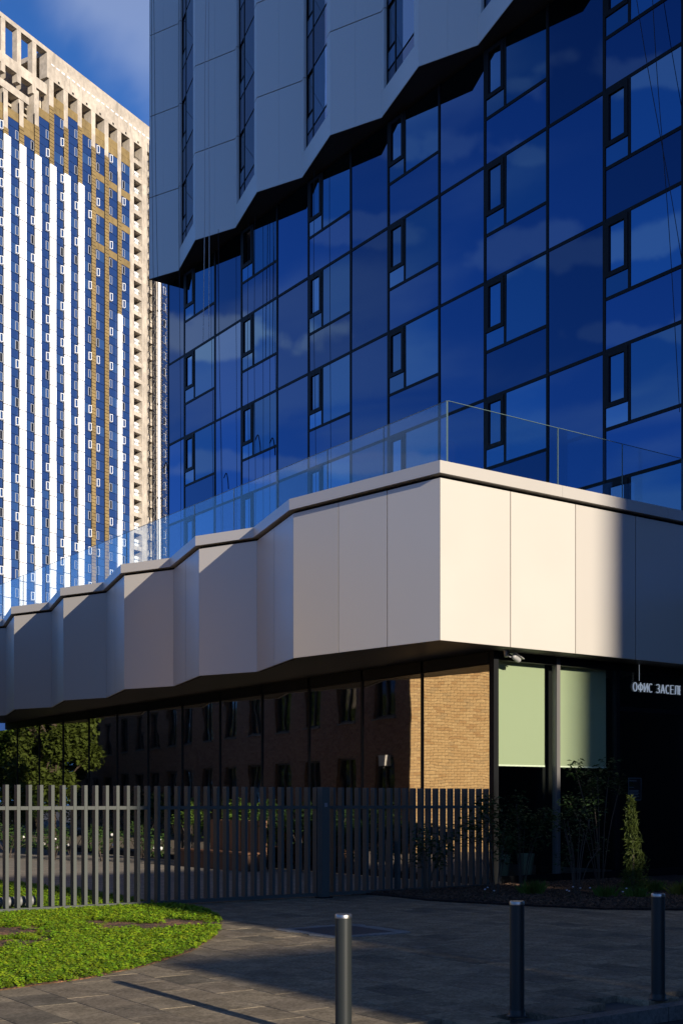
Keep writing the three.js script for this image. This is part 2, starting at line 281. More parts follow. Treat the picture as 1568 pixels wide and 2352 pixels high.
{
  const paneGeo = new Map();
  const pane = (parent, w, h, Uc, hc, mat, dx = 0, tilt = 1, nm = 'pane') => {
    const key = w.toFixed(3) + '_' + h.toFixed(3); if (!paneGeo.has(key)) { const g = new THREE.BoxGeometry(0.028, h, w); paneGeo.set(key, [0, 1, 2].map((k) => metric(g.clone(), k * 1.13))); }
    const v = paneGeo.get(key), m = part(parent, nm, v[Math.floor(rnd() * 3)], anyTint(mat)); m.position.copy(V(XW + 0.014 + dx, hc, Uc)); m.rotation.set(0, rr(-1, 1) * 0.0034 * tilt, rr(-1, 1) * 0.0034 * tilt); return m;
  };
  const us = [U0]; let wide = true; const bays = [];
  // bays away from the camera, then two nearer ones outside the frame
  let u = U0; for (let i = 0; i < 11; i++) { const w = wide ? BA : BB; bays.push([u, u + w, wide]); u += w; us.push(u); wide = !wide; }
  bays.push([u, 44.05, false]); us.push(44.05);
  let un = U0; for (let i = 0; i < 2; i++) { const w = i % 2 ? BA : BB; bays.push([un - w, un, !!(i % 2)]); un -= w; us.push(un); }
  const gap = 0.085;
  const mg = box(-0.02, 0.05, 7.9, HS, -gap / 2, gap / 2);
  for (const q of us) { const m = part(bld, 'mullion', mg, M.frame); m.position.copy(V(XW, 0, q)); }
  for (let k = -2; k < 3; k++) {
    const lo = L0 + k * FH, hi = k === 2 ? HS - 0.02 : lo + FH;
    for (const [a, b, w] of bays) {
      const W = b - a - gap, c = (a + b) / 2;
      if (hi < 9) continue;
      const t = part(bld, 'transom', box(-0.015, 0.05, -gap / 2, gap / 2, -W / 2, W / 2), M.frame); t.position.copy(V(XW, lo, c));
      if (!w) { pane(bld, W, hi - lo - gap, c, (lo + hi) / 2, M.spandrel); continue; }
      const sp = lo + 1.28, cs = lo + 1.85, ud = b - 0.80;
      pane(bld, W, sp - lo - gap, c, (lo + sp) / 2, M.spandrel);
      const t2 = part(bld, 'transom', box(-0.015, 0.05, -gap / 2, gap / 2, -W / 2, W / 2), M.frame); t2.position.copy(V(XW, sp, c));
      const mu = part(bld, 'mullion', box(-0.015, 0.05, sp + gap / 2, hi - gap / 2, -0.04, 0.04), M.frame); mu.position.copy(V(XW, 0, ud));
      pane(bld, ud - 0.04 - a - gap / 2, hi - sp - gap, (ud - 0.04 + a + gap / 2) / 2, (hi + sp) / 2, M.vision);
      const cu0 = ud + 0.04, cu1 = b - gap / 2, cw = cu1 - cu0, cc = (cu0 + cu1) / 2;
      pane(bld, cw, cs - 0.05 - sp - gap / 2, cc, (sp + gap / 2 + cs - 0.05) / 2, M.vision);
      const ca = group(bld, 'casement'); ca.position.copy(V(XW, 0, cc));
      const f = 0.115, y0 = cs - 0.05, y1 = hi - gap / 2;
      part(ca, 'frame', merge([box(-0.03, 0.05, y0, y0 + f, -cw / 2, cw / 2), box(-0.03, 0.05, y1 - f, y1, -cw / 2, cw / 2), box(-0.03, 0.05, y0 + f, y1 - f, -cw / 2, -cw / 2 + f), box(-0.03, 0.05, y0 + f, y1 - f, cw / 2 - f, cw / 2)]), M.frame);
      const open = k === 2 && Math.abs(a - (U0 + 4 * (BA + BB))) < 0.1;
      if (open) { const st = part(ca, 'stay_bar', box(0.0, 0.02, y0 + f + 0.02, y0 + f + 0.04, -cw / 2 + f, cw / 2 - f), M.frame); } else { const pg = metric(new THREE.BoxGeometry(0.02, y1 - y0 - 2 * f, cw - 2 * f)), p = part(ca, 'pane', pg, anyTint(M.vision)); p.position.set(0.025, (y0 + y1) / 2, 0); p.rotation.set(0, rr(-1, 1) * 0.002, rr(-1, 1) * 0.002); }
    }
  }
  // zigzag upper storeys
  const per = BA + BB, node = [];      // from near (small U) to far: peak(near end of R) ... order: valley, peak alternately by U
  for (let k = -2; k < 5; k++) { const uv = 25.23 + k * 4.35; node.push([uv, 22.40, 'v'], [uv + 1.70, 21.69, 'p']); }
  // F: from valley uv to peak uv+1.70 ; R: from peak to next valley uv+4.35
  const levels = []; for (let k = 0; k < 5; k++) levels.push(HS + k * FH);
  const soff = [];
  for (let i = 0; i < node.length - 1; i++) {
    const [ua, xa, ta] = node[i]; let [ub, xb] = node[i + 1]; if (ub > 44) { ub = 43.99; xb = 21.83; }
    if (ua > 43.5) break;
    let p0 = [xa, ua], p1 = [xb, ub];
    soff.push(p0);
    const dir = [p1[0] - p0[0], p1[1] - p0[1]], len = Math.hypot(...dir), nrm = [dir[1] / len, -dir[0] / len];   // inward (+X)
    const inn = (p, d) => [p[0] + nrm[0] * d, p[1] + nrm[1] * d];
    const quad = (t0, t1, d0, d1) => { const a = lerp2(p0, p1, t0), b = lerp2(p0, p1, t1); return [inn(a, d0), inn(b, d0), inn(b, d1), inn(a, d1)]; };
    const wn = 22.75;
    if (ta === 'v') {                                   // broad front: pale panels
      part(bld, 'cladding_backing', prism(quad(0.0, 1.0, 0.05, 0.10), HS + 0.02, 38.3), M.black);
      const ends = ub > 43 ? 0.62 : 1;
      for (let k = 0; k < 5; k++) for (const [t0, t1] of [[0, 0.5], [0.5, 1]]) {
        part(bld, 'cladding_panel', prism(quad(t0 + (t0 ? 0.0012 : 0), t1 - (t0 ? 0 : 0.0012), 0, 0.045), levels[k] + (k ? 0.016 : 0), levels[k] + FH - 0.016), M.whitePanel);
      }
    } else {                                            // return with windows
      const T = (d) => d / len;                         // distance from the peak
      part(bld, 'cladding_backing', prism(quad(T(0.02), 1 - T(0.02), 0.16, 0.22), HS + 0.02, 38.3), M.black);
      for (let k = 0; k < 5; k++) {
        part(bld, 'edge_panel', prism(quad(0.0, T(0.30), 0, 0.15), levels[k] + (k ? 0.75 : 0.75) * (k ? 0 : 1) + (k ? 0.016 : 0), levels[k] + FH - 0.016), M.whitePanel);
        part(bld, 'edge_panel', prism(quad(1 - T(0.20), 1, 0, 0.15), levels[k] + (k ? 0.016 : 0.75), levels[k] + FH - 0.016), M.whitePanel);
      }
      part(bld, 'lip_panel', prism(quad(0, 1, 0, 0.15), HS, HS + 0.742), M.whitePanel);
      const a0 = 0.34, b0 = len - 0.25, cd = b0 - 0.62;
      for (let k = 0; k < 5; k++) {
        const lo = levels[k] - 0.02, sp = lo + 1.28, cs = lo + 1.85, hi = lo + FH;
        const g2 = 0.04;
        const P = (d0, d1, h0, h1, mat, nm = 'pane', dd = 0.10) => { if (h1 - h0 > 0.05) part(bld, nm, prism(quad(T(d0), T(d1), dd, dd + 0.02), h0, h1), anyTint(mat)); };
        P(a0, b0, Math.max(lo + g2, HS + 0.79), sp - g2, M.spandrel);
        P(a0, cd - g2, sp + g2, hi - g2, M.vision);
        P(cd + g2, b0, sp + g2, cs - g2, M.vision);
        P(cd + 0.1, b0 - 0.1, cs + 0.1, hi - 0.1, M.vision, 'pane', 0.12);
      }
      for (const d of [a0 - 0.02, b0 + 0.02, cd]) part(bld, 'mullion', prism(quad(T(d - 0.035), T(d + 0.035), 0.085, 0.15), HS + 0.75, 38.3), M.frame);
    }
  }
  // underside of the zigzag
  const outl = [...soff.filter(([x, q]) => q < 43.9)]; outl.push([21.83, 43.99]); 
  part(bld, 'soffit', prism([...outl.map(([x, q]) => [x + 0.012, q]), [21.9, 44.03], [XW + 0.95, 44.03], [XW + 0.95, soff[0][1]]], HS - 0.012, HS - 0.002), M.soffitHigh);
  part(bld, 'end_panel', box(21.88, XW + 1, HS, 38.3, 44.0, 44.04), M.whitePanel);
}
// ---------------------------------------------------------------- podium
const HB = 4.78, HC = 8.16;
const pod = thing('podium_building', 'low podium with pale metal fascia band, zigzag side and dark glazed ground floor', 'building');
const zig = [[14.97, 17.93], [14.29, 21.98], [15.07, 24.74], [14.41, 26.36], [15.14, 29.10], [14.46, 30.66], [15.20, 33.45], [14.55, 35.08], [15.27, 37.80], [14.62, 39.40], [15.36, 42.20], [14.70, 43.80], [15.40, 46.6]];
const right = [[14.97, 17.93], [24.6, 17.93]];
{
  const outline = [right[1], ...zig];                 // travels right -> corner -> far; outside is on the left... the inside lies to the right-hand side of travel
  const full = [right[1], ...zig];
  const side = (d) => offset(full, d);                // positive d: left of travel
  // travel from (24.6,17.93) to (14.97,17.93): direction -X, its left normal is -U: outside. So positive d is outward.
  const inner = side(-0.045), back0 = side(-0.055), back1 = side(-0.11), cOut = side(0.10), cIn = side(-0.42);
  for (let i = 0; i < full.length - 1; i++) {
    const n = i === 0 ? 1 : 1;
    part(pod, 'fascia_backing', prism([back0[i], back0[i + 1], back1[i + 1], back1[i]], HB + 0.02, HC - 0.24), M.black);
    // panel seams
    let cuts;
    if (i === 0) { cuts = [0]; const L = 24.6 - 14.97; const xs = [22.25, 20.43, 18.60, 16.78]; for (const x of xs) cuts.push((24.6 - x) / L); cuts.push(1); }
    else if (i === 1) cuts = [0, 1 / 3, 2 / 3, 1];
    else if (i === 2) cuts = [0, 0.5, 1];
    else cuts = i % 2 ? [0, 1] : [0, 0.5, 1];
    for (let j = 0; j < cuts.length - 1; j++) {
      const len = Math.hypot(full[i + 1][0] - full[i][0], full[i + 1][1] - full[i][1]), e = 0.009 / len;
      const t0 = cuts[j] + (j ? e : e * 0.4), t1 = cuts[j + 1] - (j < cuts.length - 2 ? e : e * 0.4);
      const m = part(pod, 'fascia_panel', prism([lerp2(full[i], full[i + 1], t0), lerp2(full[i], full[i + 1], t1), lerp2(inner[i], inner[i + 1], t1), lerp2(inner[i], inner[i + 1], t0)], HB, HC - 0.30), fasciaTones[Math.floor(rnd() * 5)]);
    }
    // coping, in lengths
    const cl = Math.hypot(full[i + 1][0] - full[i][0], full[i + 1][1] - full[i][1]), nn = Math.max(1, Math.round(cl / 3.2));
    for (let j = 0; j < nn; j++) { const e = 0.002 / cl, t0 = j / nn + (j ? e : 0), t1 = (j + 1) / nn - (j < nn - 1 ? e : 0); part(pod, 'coping', prism([lerp2(cOut[i], cOut[i + 1], t0), lerp2(cOut[i], cOut[i + 1], t1), lerp2(cIn[i], cIn[i + 1], t1), lerp2(cIn[i], cIn[i + 1], t0)], HC - 0.235, HC), M.coping); }
  }
  const ins = side(-0.12), cin = side(-0.43);
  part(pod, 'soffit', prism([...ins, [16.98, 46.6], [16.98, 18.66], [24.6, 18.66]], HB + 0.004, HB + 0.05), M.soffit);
  part(pod, 'ceiling', prism([[17.06, 46.6], [17.06, 18.72], [24.6, 18.72], [24.6, 46.6]], HB - 0.03, HB + 0.05), M.roomDark);
  part(pod, 'terrace_floor', prism([...cin, [24.6, 46.6]], HC - 0.35, HC - 0.18), M.path);
  // mirrored ground-floor glazing along the courtyard
  part(pod, 'glazing_backing', box(17.0, 17.05, 0, HB, 18.70, 46.6), M.black);
  for (let k = 0; k < 13; k++) {
    const u = 18.68 + k * 2.22;
    part(pod, 'mullion', box(16.93, 17.0, 0, HB, u - 0.04, u + 0.04), M.frame);
    const g = metric(new THREE.BoxGeometry(0.024, HB - 0.42, 2.12), k * 1.7), p = part(pod, 'pane', g, M.mirror); p.position.copy(V(16.96, (HB - 0.42) / 2 + 0.16, u + 1.11)); p.rotation.set(0, rr(-1, 1) * 0.0018, rr(-1, 1) * 0.0018);
  }
  part(pod, 'head_frame', box(16.93, 17.0, HB - 0.24, HB, 18.74, 46.6), M.frame);
  part(pod, 'sill_frame', box(16.93, 17.0, 0, 0.14, 18.74, 46.6), M.frame);
  // front glazing with real glass
  const xs = [16.95, 18.79, 20.63, 24.31];
  xs.forEach((x, i) => { if (i) part(pod, 'mullion', box(x - 0.05, x + 0.05, 0.16, HB, 18.60, 18.74), i === 1 ? std([0.1072, 0.1005, 0.09715], { roughness: 0.45 }) : M.frame); });
  part(pod, 'corner_post', box(16.93, 17.06, 0, HB, 18.58, 18.635), M.frame);
  for (let i = 0; i < 3; i++) part(pod, 'pane', box(xs[i] + (i ? 0.055 : 0.12), xs[i + 1] - 0.055, 0.2, HB - 0.18, 18.66, 18.675), M.clear);
  part(pod, 'head_frame', box(17.06, 24.3, HB - 0.17, HB, 18.61, 18.72), M.frame);
  part(pod, 'sill_frame', box(17.06, 24.3, 0.04, 0.19, 18.59, 18.72), M.frame);
  part(pod, 'door_lintel', box(20.7, 24.3, 3.72, 3.82, 18.61, 18.655), M.frame);
  part(pod, 'room_floor', box(17.06, 24.3, 0, 0.05, 18.73, 27), M.roomDark);
  part(pod, 'room_wall', box(17.06, 24.3, 0.05, HB - 0.04, 26.9, 27), M.roomDark);
  part(pod, 'room_wall', box(24.2, 24.3, 0.05, HB - 0.04, 18.8, 26.9), M.roomDark);
  part(pod, 'blind_divider', box(18.66, 19.0, 0.05, HB - 0.04, 18.95, 19.15), M.black);
}
for (const [x0, x1, lab] of [[17.19, 18.63, 'pale green roller blind in the corner window, evenly lit'], [19.02, 20.52, 'pale green roller blind half in shadow beside the sign']]) {
  const b = thing('roller_blind', lab, 'blind', 'roller blinds behind the front glazing');
  part(b, 'fabric', box(x0, x1, 2.49, 4.66, 18.86, 18.864), M.blind);
  part(b, 'bottom_rail', box(x0 - 0.005, x1 + 0.005, 2.455, 2.488, 18.85, 18.872), M.blindRail);
  part(b, 'roller_tube', new THREE.CylinderGeometry(0.035, 0.035, x1 - x0, 14).rotateZ(Math.PI / 2).translate((x0 + x1) / 2, 4.69, -18.87), M.blindRail);
}
{ // balustrades
  const top = 9.45, us = [18.17, 20.18, 22.21, 24.24, 26.27, 28.30, 30.33, 32.36, 34.39, 36.42, 38.45, 40.48, 42.5, 44.5];
  const b = thing('glass_balustrade', 'frameless glass balustrade running along the zigzag side of the terrace', 'balustrade', 'terrace balustrades');
  for (let i = 0; i < us.length - 1; i++) { const p = part(b, 'pane', metric(new THREE.BoxGeometry(0.016, top - HC + 0.05, us[i + 1] - us[i] - 0.014)), M.bal); p.position.copy(V(15.34, (top + HC - 0.05) / 2, (us[i] + us[i + 1]) / 2)); p.rotation.set(0, rr(-1, 1) * 0.004, rr(-1, 1) * 0.004); const hh = (top - HC + 0.05) / 2, ww = (us[i + 1] - us[i] - 0.014) / 2; part(p, 'polished_edge', merge([box(-0.009, 0.009, hh, hh + 0.008, -ww, ww), box(-0.009, 0.009, -hh, hh, ww, ww + 0.006), box(-0.009, 0.009, -hh, hh, -ww - 0.006, -ww)]), M.balEdge); }
  part(b, 'base_channel', box(15.32, 15.36, HC - 0.01, HC + 0.03, 18.2, 44.5), M.coping);
  const b2 = thing('glass_balustrade', 'frameless glass balustrade above the sunlit front fascia', 'balustrade', 'terrace balustrades');
  const xs = [15.35, 18.33, 20.28, 22.25];
  for (let i = 0; i < 3; i++) { const p = part(b2, 'pane', metric(new THREE.BoxGeometry(xs[i + 1] - xs[i] - 0.014, top - HC + 0.05, 0.016)), M.bal); p.position.copy(V((xs[i] + xs[i + 1]) / 2, (top + HC - 0.05) / 2, 18.17)); p.rotation.set(rr(-1, 1) * 0.004, rr(-1, 1) * 0.004, 0); const hh = (top - HC + 0.05) / 2, ww = (xs[i + 1] - xs[i] - 0.014) / 2; part(p, 'polished_edge', merge([box(-ww, ww, hh, hh + 0.008, -0.009, 0.009), box(ww, ww + 0.006, -hh, hh, -0.009, 0.009), box(-ww - 0.006, -ww, -hh, hh, -0.009, 0.009)]), M.balEdge); }
  part(b2, 'base_channel', box(15.37, 22.25, HC - 0.01, HC + 0.03, 18.15, 18.19), M.coping);
}
{ // camera under the soffit
  const c = thing('security_camera', 'small grey security camera fixed under the soffit by the corner window', 'camera');
  part(c, 'mount', new THREE.LatheGeometry([[0.001, 0.13], [0.075, 0.13], [0.075, 0.105], [0.06, 0.09], [0.05, 0.0], [0.035, -0.02], [0.001, -0.02]].map(([x, y]) => new THREE.Vector2(x, y)), 20).translate(17.12, 4.67, -18.42), M.steel);
  part(c, 'arm', bar(V(17.14, 4.69, 18.42), V(17.24, 4.66, 18.40), 0.03), M.cctv);
  const body = new THREE.Group(); body.name = 'housing'; c.add(body); body.position.copy(V(17.36, 4.635, 18.38)); body.rotation.set(0.0, 0.3, -0.27);
  part(body, 'case', metric(new THREE.CapsuleGeometry(0.055, 0.18, 4, 14).rotateZ(Math.PI / 2)), M.cctv);
  part(body, 'sun_shield', cbox(0.36, 0.012, 0.15).translate(0.02, 0.06, 0), M.cctv);
  part(body, 'lens', new THREE.CylinderGeometry(0.04, 0.04, 0.02, 16).rotateZ(Math.PI / 2).translate(0.15, 0, 0), M.black);
}
{ // sign lettering
  const s = thing('office_sign', 'white hanging letters of a sign under the soffit before dark glass', 'sign');
  const arc = (cx, cy, rx, ry, a0, a1, n = 14) => Array.from({ length: n + 1 }, (_, i) => { const a = (a0 + (a1 - a0) * i / n) * Math.PI / 180; return [cx + rx * Math.cos(a), cy + ry * Math.sin(a)]; });
  const E_ = [[[0.5, 1], [0, 1], [0, 0], [0.5, 0]], [[0, 0.52], [0.44, 0.52]]];
  const G = {
    'О': [arc(0.3, 0.5, 0.3, 0.5, 0, 360, 24)], 'Ф': [arc(0.36, 0.5, 0.36, 0.34, 0, 360, 24), [[0.36, 1.05], [0.36, -0.05]]], 'И': [[[0, 1], [0, 0], [0.54, 1], [0.54, 0]]],
    'С': [arc(0.3, 0.5, 0.3, 0.5, 50, 310, 20)], 'З': [arc(0.22, 0.75, 0.26, 0.25, 150, -90, 12), arc(0.22, 0.25, 0.28, 0.25, 90, -150, 12)], 'А': [[[0, 0], [0.3, 1], [0.6, 0]], [[0.1, 0.32], [0.5, 0.32]]],
    'Е': E_, 'Л': [[[-0.02, 0], [0.08, 0.08], [0.14, 1], [0.54, 1], [0.54, 0]]], 'Н': [[[0, 1], [0, 0]], [[0.54, 1], [0.54, 0]], [[0, 0.52], [0.54, 0.52]]], 'Я': [[[0.52, 0], [0.52, 1], [0.2, 1], [0.04, 0.88], [0.04, 0.66], [0.2, 0.52], [0.52, 0.52]], [[0.24, 0.52], [0, 0]]],
  };
  const wid = { 'О': 0.6, 'Ф': 0.72, 'И': 0.54, 'С': 0.56, 'З': 0.5, 'А': 0.6, 'Е': 0.5, 'Л': 0.54, 'Н': 0.54, 'Я': 0.52 };
  let x = 21.17; const S = 0.195;
  for (const ch of 'ОФИС ЗАСЕЛЕНИЯ') {
    if (ch === ' ') { x += 0.10; continue; }
    const gs = [];
    for (const pl of G[ch]) for (let i = 0; i < pl.length - 1; i++) gs.push(bar(V(x + pl[i][0] * S, 4.19 + pl[i][1] * S, 18.645), V(x + pl[i + 1][0] * S, 4.19 + pl[i + 1][1] * S, 18.645), 0.0135, 0.03));
    part(s, 'letter', merge(gs), M.letter); x += wid[ch] * S + 0.052;
  }
  part(s, 'hanger', box(21.28, 21.292, 4.42, HB, 18.572, 18.58), M.letter);
  part(s, 'hanger', box(23.1, 23.112, 4.42, HB, 18.572, 18.58), M.letter);
  part(s, 'support_rail', box(21.17, x, 4.16, 4.172, 18.64, 18.652), M.black);
}
{ // notice on the entrance glass
  const cv = document.createElement('canvas'); cv.width = 256; cv.height = 320; const g = cv.getContext('2d');
  g.fillStyle = '#0b0b0c'; g.fillRect(0, 0, 256, 320); g.strokeStyle = '#8a8f92'; g.lineWidth = 5; g.strokeRect(4, 4, 248, 312); g.fillStyle = '#9aa0a4'; g.font = '34px sans-serif'; g.fillText('moments', 22, 52);
  g.fillStyle = '#777c80'; for (const [y, w] of [[110, 60], [134, 90], [176, 190], [196, 180], [216, 200], [236, 170], [262, 196], [282, 150]]) g.fillRect(22, y, w, 7);
  const t = new THREE.CanvasTexture(cv); t.colorSpace = THREE.SRGBColorSpace;
  const n = thing('entrance_notice', 'small dark framed notice with fine white print on the entrance glass', 'notice');
  part(n, 'plate', new THREE.BoxGeometry(0.43, 0.50, 0.008).translate(21.21, 2.0, -18.645), [M.black, M.black, M.black, M.black, std([1, 1, 1], { map: t, roughness: 0.5 }), M.black]);
}
// ---------------------------------------------------------------- fence and gate
{
  const UF = 18.25, TOP = 1.97, slat = cbox(0.052, TOP - 0.08, 0.125);
  const build = (t, x0, x1, pitch, bottom) => {
    for (let x = x0; x <= x1 + 1e-6; x += pitch) { const m = part(t, 'slat', slat, M.fence); m.position.copy(V(x, (TOP + 0.08) / 2, UF)); m.rotation.y = rr(-1, 1) * 0.004; }
    for (let x = x0; x < x1 - 0.01; x += pitch) { part(t, 'top_rail', box(x + 0.029, x + pitch - 0.029, 1.585, 1.64, UF - 0.06, UF - 0.01), M.fence); }
    part(t, 'bottom_rail', box(x0 - 0.03, x1 + 0.03, bottom, 0.078, UF - 0.07, UF + 0.06), M.fence);
  };
  const gate = thing('sliding_gate', 'grey metal slatted sliding gate standing over the sunlit clover', 'gate');
  build(gate, 9.02 - 0.183 * 22, 9.02, 0.183, 0.02);
  part(gate, 'guide_roller', metric(new THREE.CylinderGeometry(0.075, 0.075, 1.5, 20).rotateZ(Math.PI / 2).translate(6.45, 0.16, -18.52)), std([0.17, 0.17, 0.165], { roughness: 0.5 }));
  const fence = thing('slat_fence', 'dark grey vertical slat fence in shade running to the corner window', 'fence');
  build(fence, 9.20, 16.42, 0.185, 0.02);
  for (const x of [14.1]) part(fence, 'post', box(x - 0.05, x + 0.05, -0.05, 1.0, UF + 0.08, UF + 0.18), M.fence);
  const post = thing('gate_post', 'square dark gate motor post with a small grey label before the fence', 'post');
  part(post, 'column', box(12.30, 12.46, 0.0, TOP + 0.005, 17.98, 18.13), M.fence);
  part(post, 'base_plate', box(12.26, 12.50, -0.003, 0.02, 17.94, 18.15), M.frame);
  part(post, 'label_plate', box(12.35, 12.41, 1.62, 1.69, 17.972, 17.979), std([0.201, 0.201, 0.2144]));
}
// ---------------------------------------------------------------- bollards
{
  const prof = [[0.001, 0.0], [0.085, 0.0], [0.085, 0.006], [0.066, 0.012], [0.066, 0.05], [0.058, 0.056], [0.058, 0.885]].map(([x, y]) => new THREE.Vector2(x, y));
  const cap = [[0.0585, 0.886], [0.0595, 0.89], [0.0595, 0.908], [0.056, 0.915], [0.05, 0.917], [0.046, 0.914], [0.001, 0.913]].map(([x, y]) => new THREE.Vector2(x, y));
  const body = new THREE.LatheGeometry(prof, 36), capG = new THREE.LatheGeometry(cap, 36);
  for (const [x, u, lab] of [[4.99, 7.03, 'sunlit dark grey bollard with steel cap casting a long shadow'], [6.77, 7.16, 'black bollard with steel cap in shade, the middle of the three'], [8.33, 7.06, 'black bollard with steel cap nearest the right edge by the kerb']]) {
    const b = thing('bollard', lab, 'bollard', 'bollards along the kerb'); b.position.copy(V(x, 0.001, u)); part(b, 'body', body, M.bollard); part(b, 'cap', capG, M.steel);
  }
}
// ---------------------------------------------------------------- ropes on the facade
{
  const R = [['black', 43.05, 42.55, 21.45, 33, 7.9], ['black', 42.75, 41.9, 21.4, 33, 7.9], ['black', 40.9, 40.7, 21.5, 33, 8.0], ['white', 38.5, 38.8, 21.38, 33, 18.2], ['white', 38.3, 38.35, 21.36, 33, 18.2], ['black', 38.0, 37.6, 21.55, 22, 8.2], ['black', 37.35, 37.35, 22.4, 22.3, 8.2], ['black', 36.9, 36.9, 22.4, 22.3, 8.2], ['black', 33.2, 33.1, 22.4, 22.3, 8.2], ['black', 19.9, 17.7, 22.2, 23, 11.5], ['black', 19.15, 18.2, 22.2, 23, 10.5]];
  const where = ['black rope hanging past the leftmost pale panel, nearest the sky', 'second black rope on the leftmost pale panel', 'dark rope hanging down the first window return', 'thinner white rope hanging across the second pale panel', 'brighter white rope hanging across the second pale panel', 'dark rope below the second pale panel', 'left of two close dark ropes before the blue glass', 'dark rope with a loose loop before the blue glass', 'single dark rope before the glass near the middle', 'slanting dark rope before the glass at upper right', 'slanting dark rope nearest the right edge'];
  R.forEach(([k, ua, ub, x, ha, hb], i) => { const t = thing('climbing_rope', where[i], 'rope', 'climbing ropes on the facade'); part(t, 'line', tube([V(x, ha, ua), V(x - 0.02, (ha * 2 + hb) / 3, (ua * 2 + ub) / 3 + 0.03), V(x, (ha + hb * 2) / 3, (ua + ub * 2) / 3 - 0.02), V(x, hb, ub)], k === 'white' ? 0.014 : 0.0085, 24, 5), k === 'white' ? M.ropeWhite : M.rope);
    if (i === 7 || i === 1) part(t, 'loop', tube([V(x, 14.4, ub), V(x, 14.55, ub - 0.18), V(x, 14.2, ub - 0.32), V(x, 13.9, ub - 0.35)], 0.02, 16, 5), M.rope); });
}
// ---------------------------------------------------------------- planting
function leafCloud(n, fn, l, w, seed, droop = 0.4) {      // n leaves; fn(r) gives a position (three.js axes)
  const r = mulberry(seed), base = leafQuad(l, w, 0.3), out = [], q = new THREE.Quaternion(), e = new THREE.Euler(), m = new THREE.Matrix4(), P = base.attributes.position, N = P.count;
  const pos = new Float32Array(n * N * 3), v = new THREE.Vector3();
  for (let i = 0; i < n; i++) { const p = fn(r); e.set(droop * (r() - 0.3) * 2, r() * 6.283, (r() - 0.5) * 1.2, 'YXZ'); q.setFromEuler(e); const s = 0.6 + r() * 0.8; m.compose(p, q, new THREE.Vector3(s, s, s)); for (let k = 0; k < N; k++) { v.fromBufferAttribute(P, k).applyMatrix4(m); pos.set([v.x, v.y, v.z], (i * N + k) * 3); } }
  const g = new THREE.BufferGeometry(); g.setAttribute('position', new THREE.BufferAttribute(pos, 3)); g.computeVertexNormals(); return g;
}
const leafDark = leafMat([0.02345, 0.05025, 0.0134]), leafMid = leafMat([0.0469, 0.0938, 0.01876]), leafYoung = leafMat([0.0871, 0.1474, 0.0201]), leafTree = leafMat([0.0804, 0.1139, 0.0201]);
function shrub(name, label, cat, X, U, h, rad, n, leaf, mat, seed, grp) {
  const t = thing(name, label, cat, grp); t.position.copy(V(X, 0.03, U)); const r = mulberry(seed), stems = [], lobes = [];
  for (let i = 0; i < 9; i++) { const a = r() * 6.28, k = 0.25 + r() * 0.75, tip = new THREE.Vector3(Math.cos(a) * rad * k, h * (0.45 + 0.5 * r()), Math.sin(a) * rad * k); stems.push(tube([new THREE.Vector3(Math.cos(a) * 0.04, 0, Math.sin(a) * 0.04), tip.clone().multiplyScalar(0.5).add(new THREE.Vector3(0, h * 0.08, 0)), tip], 0.009, 6, 5)); lobes.push([tip, rad * (0.3 + 0.25 * r())]); }
  part(t, 'stems', merge(stems), M.bark);
  part(t, 'foliage', leafCloud(n, (q) => { const [c, s] = lobes[Math.floor(q() * lobes.length)]; const d = new THREE.Vector3(q() - 0.5, q() - 0.5, q() - 0.5).normalize().multiplyScalar(s * Math.cbrt(q())); return c.clone().add(d).setY(Math.max(0.1, c.y + d.y * 1.1)); }, leaf, leaf * 0.55, seed + 1), mat);
  return t;
}
const bedGrp = 'shrubs in the planting bed';
shrub('leafy_shrub', 'small dark shrub before the slat fence', 'shrub', 13.95, 17.1, 1.35, 0.4, 420, 0.085, leafDark, 101, bedGrp);
shrub('leafy_shrub', 'dense dark shrub below the corner window', 'shrub', 15.0, 16.4, 1.7, 0.65, 1100, 0.09, leafDark, 102, bedGrp);
shrub('leafy_shrub', 'tall arching shrub just left of the grey mullion', 'shrub', 16.1, 16.9, 1.95, 0.55, 900, 0.09, leafDark, 103, bedGrp);
shrub('leafy_shrub', 'tallest shrub reaching up before the second blind', 'shrub', 17.8, 16.5, 2.45, 0.6, 950, 0.09, leafDark, 104, bedGrp);
shrub('leafy_shrub', 'broad dark shrub left of the thuja', 'shrub', 16.2, 15.6, 1.5, 0.5, 600, 0.07, leafDark, 105, bedGrp);
{ // thuja
  const t = thing('thuja', 'slim yellow-green conical thuja before the dark entrance', 'conifer'); t.position.copy(V(17.25, 0.03, 15.2));
  part(t, 'trunk', new THREE.CylinderGeometry(0.012, 0.035, 1.3, 8).translate(0, 0.65, 0), M.bark);
  part(t, 'foliage', leafCloud(2300, (q) => { const y = Math.pow(q(), 1.25), a = q() * 6.283, w = 0.31 * Math.pow(1 - y, 0.75) * (0.72 + 0.5 * vnoise(a * 1.6, y * 7, 3)) + 0.01, k = Math.sqrt(q()) * (0.55 + 0.6 * vnoise(a * 2.5 + 9, y * 13, 6)); return new THREE.Vector3(Math.cos(a) * w * k + 0.05 * Math.sin(y * 5), 0.12 + y * (1.5 + 0.2 * vnoise(a * 2, 4, 1)), Math.sin(a) * w * k); }, 0.085, 0.02, 301, 1.5), leafMat([0.062, 0.085, 0.014]));
}
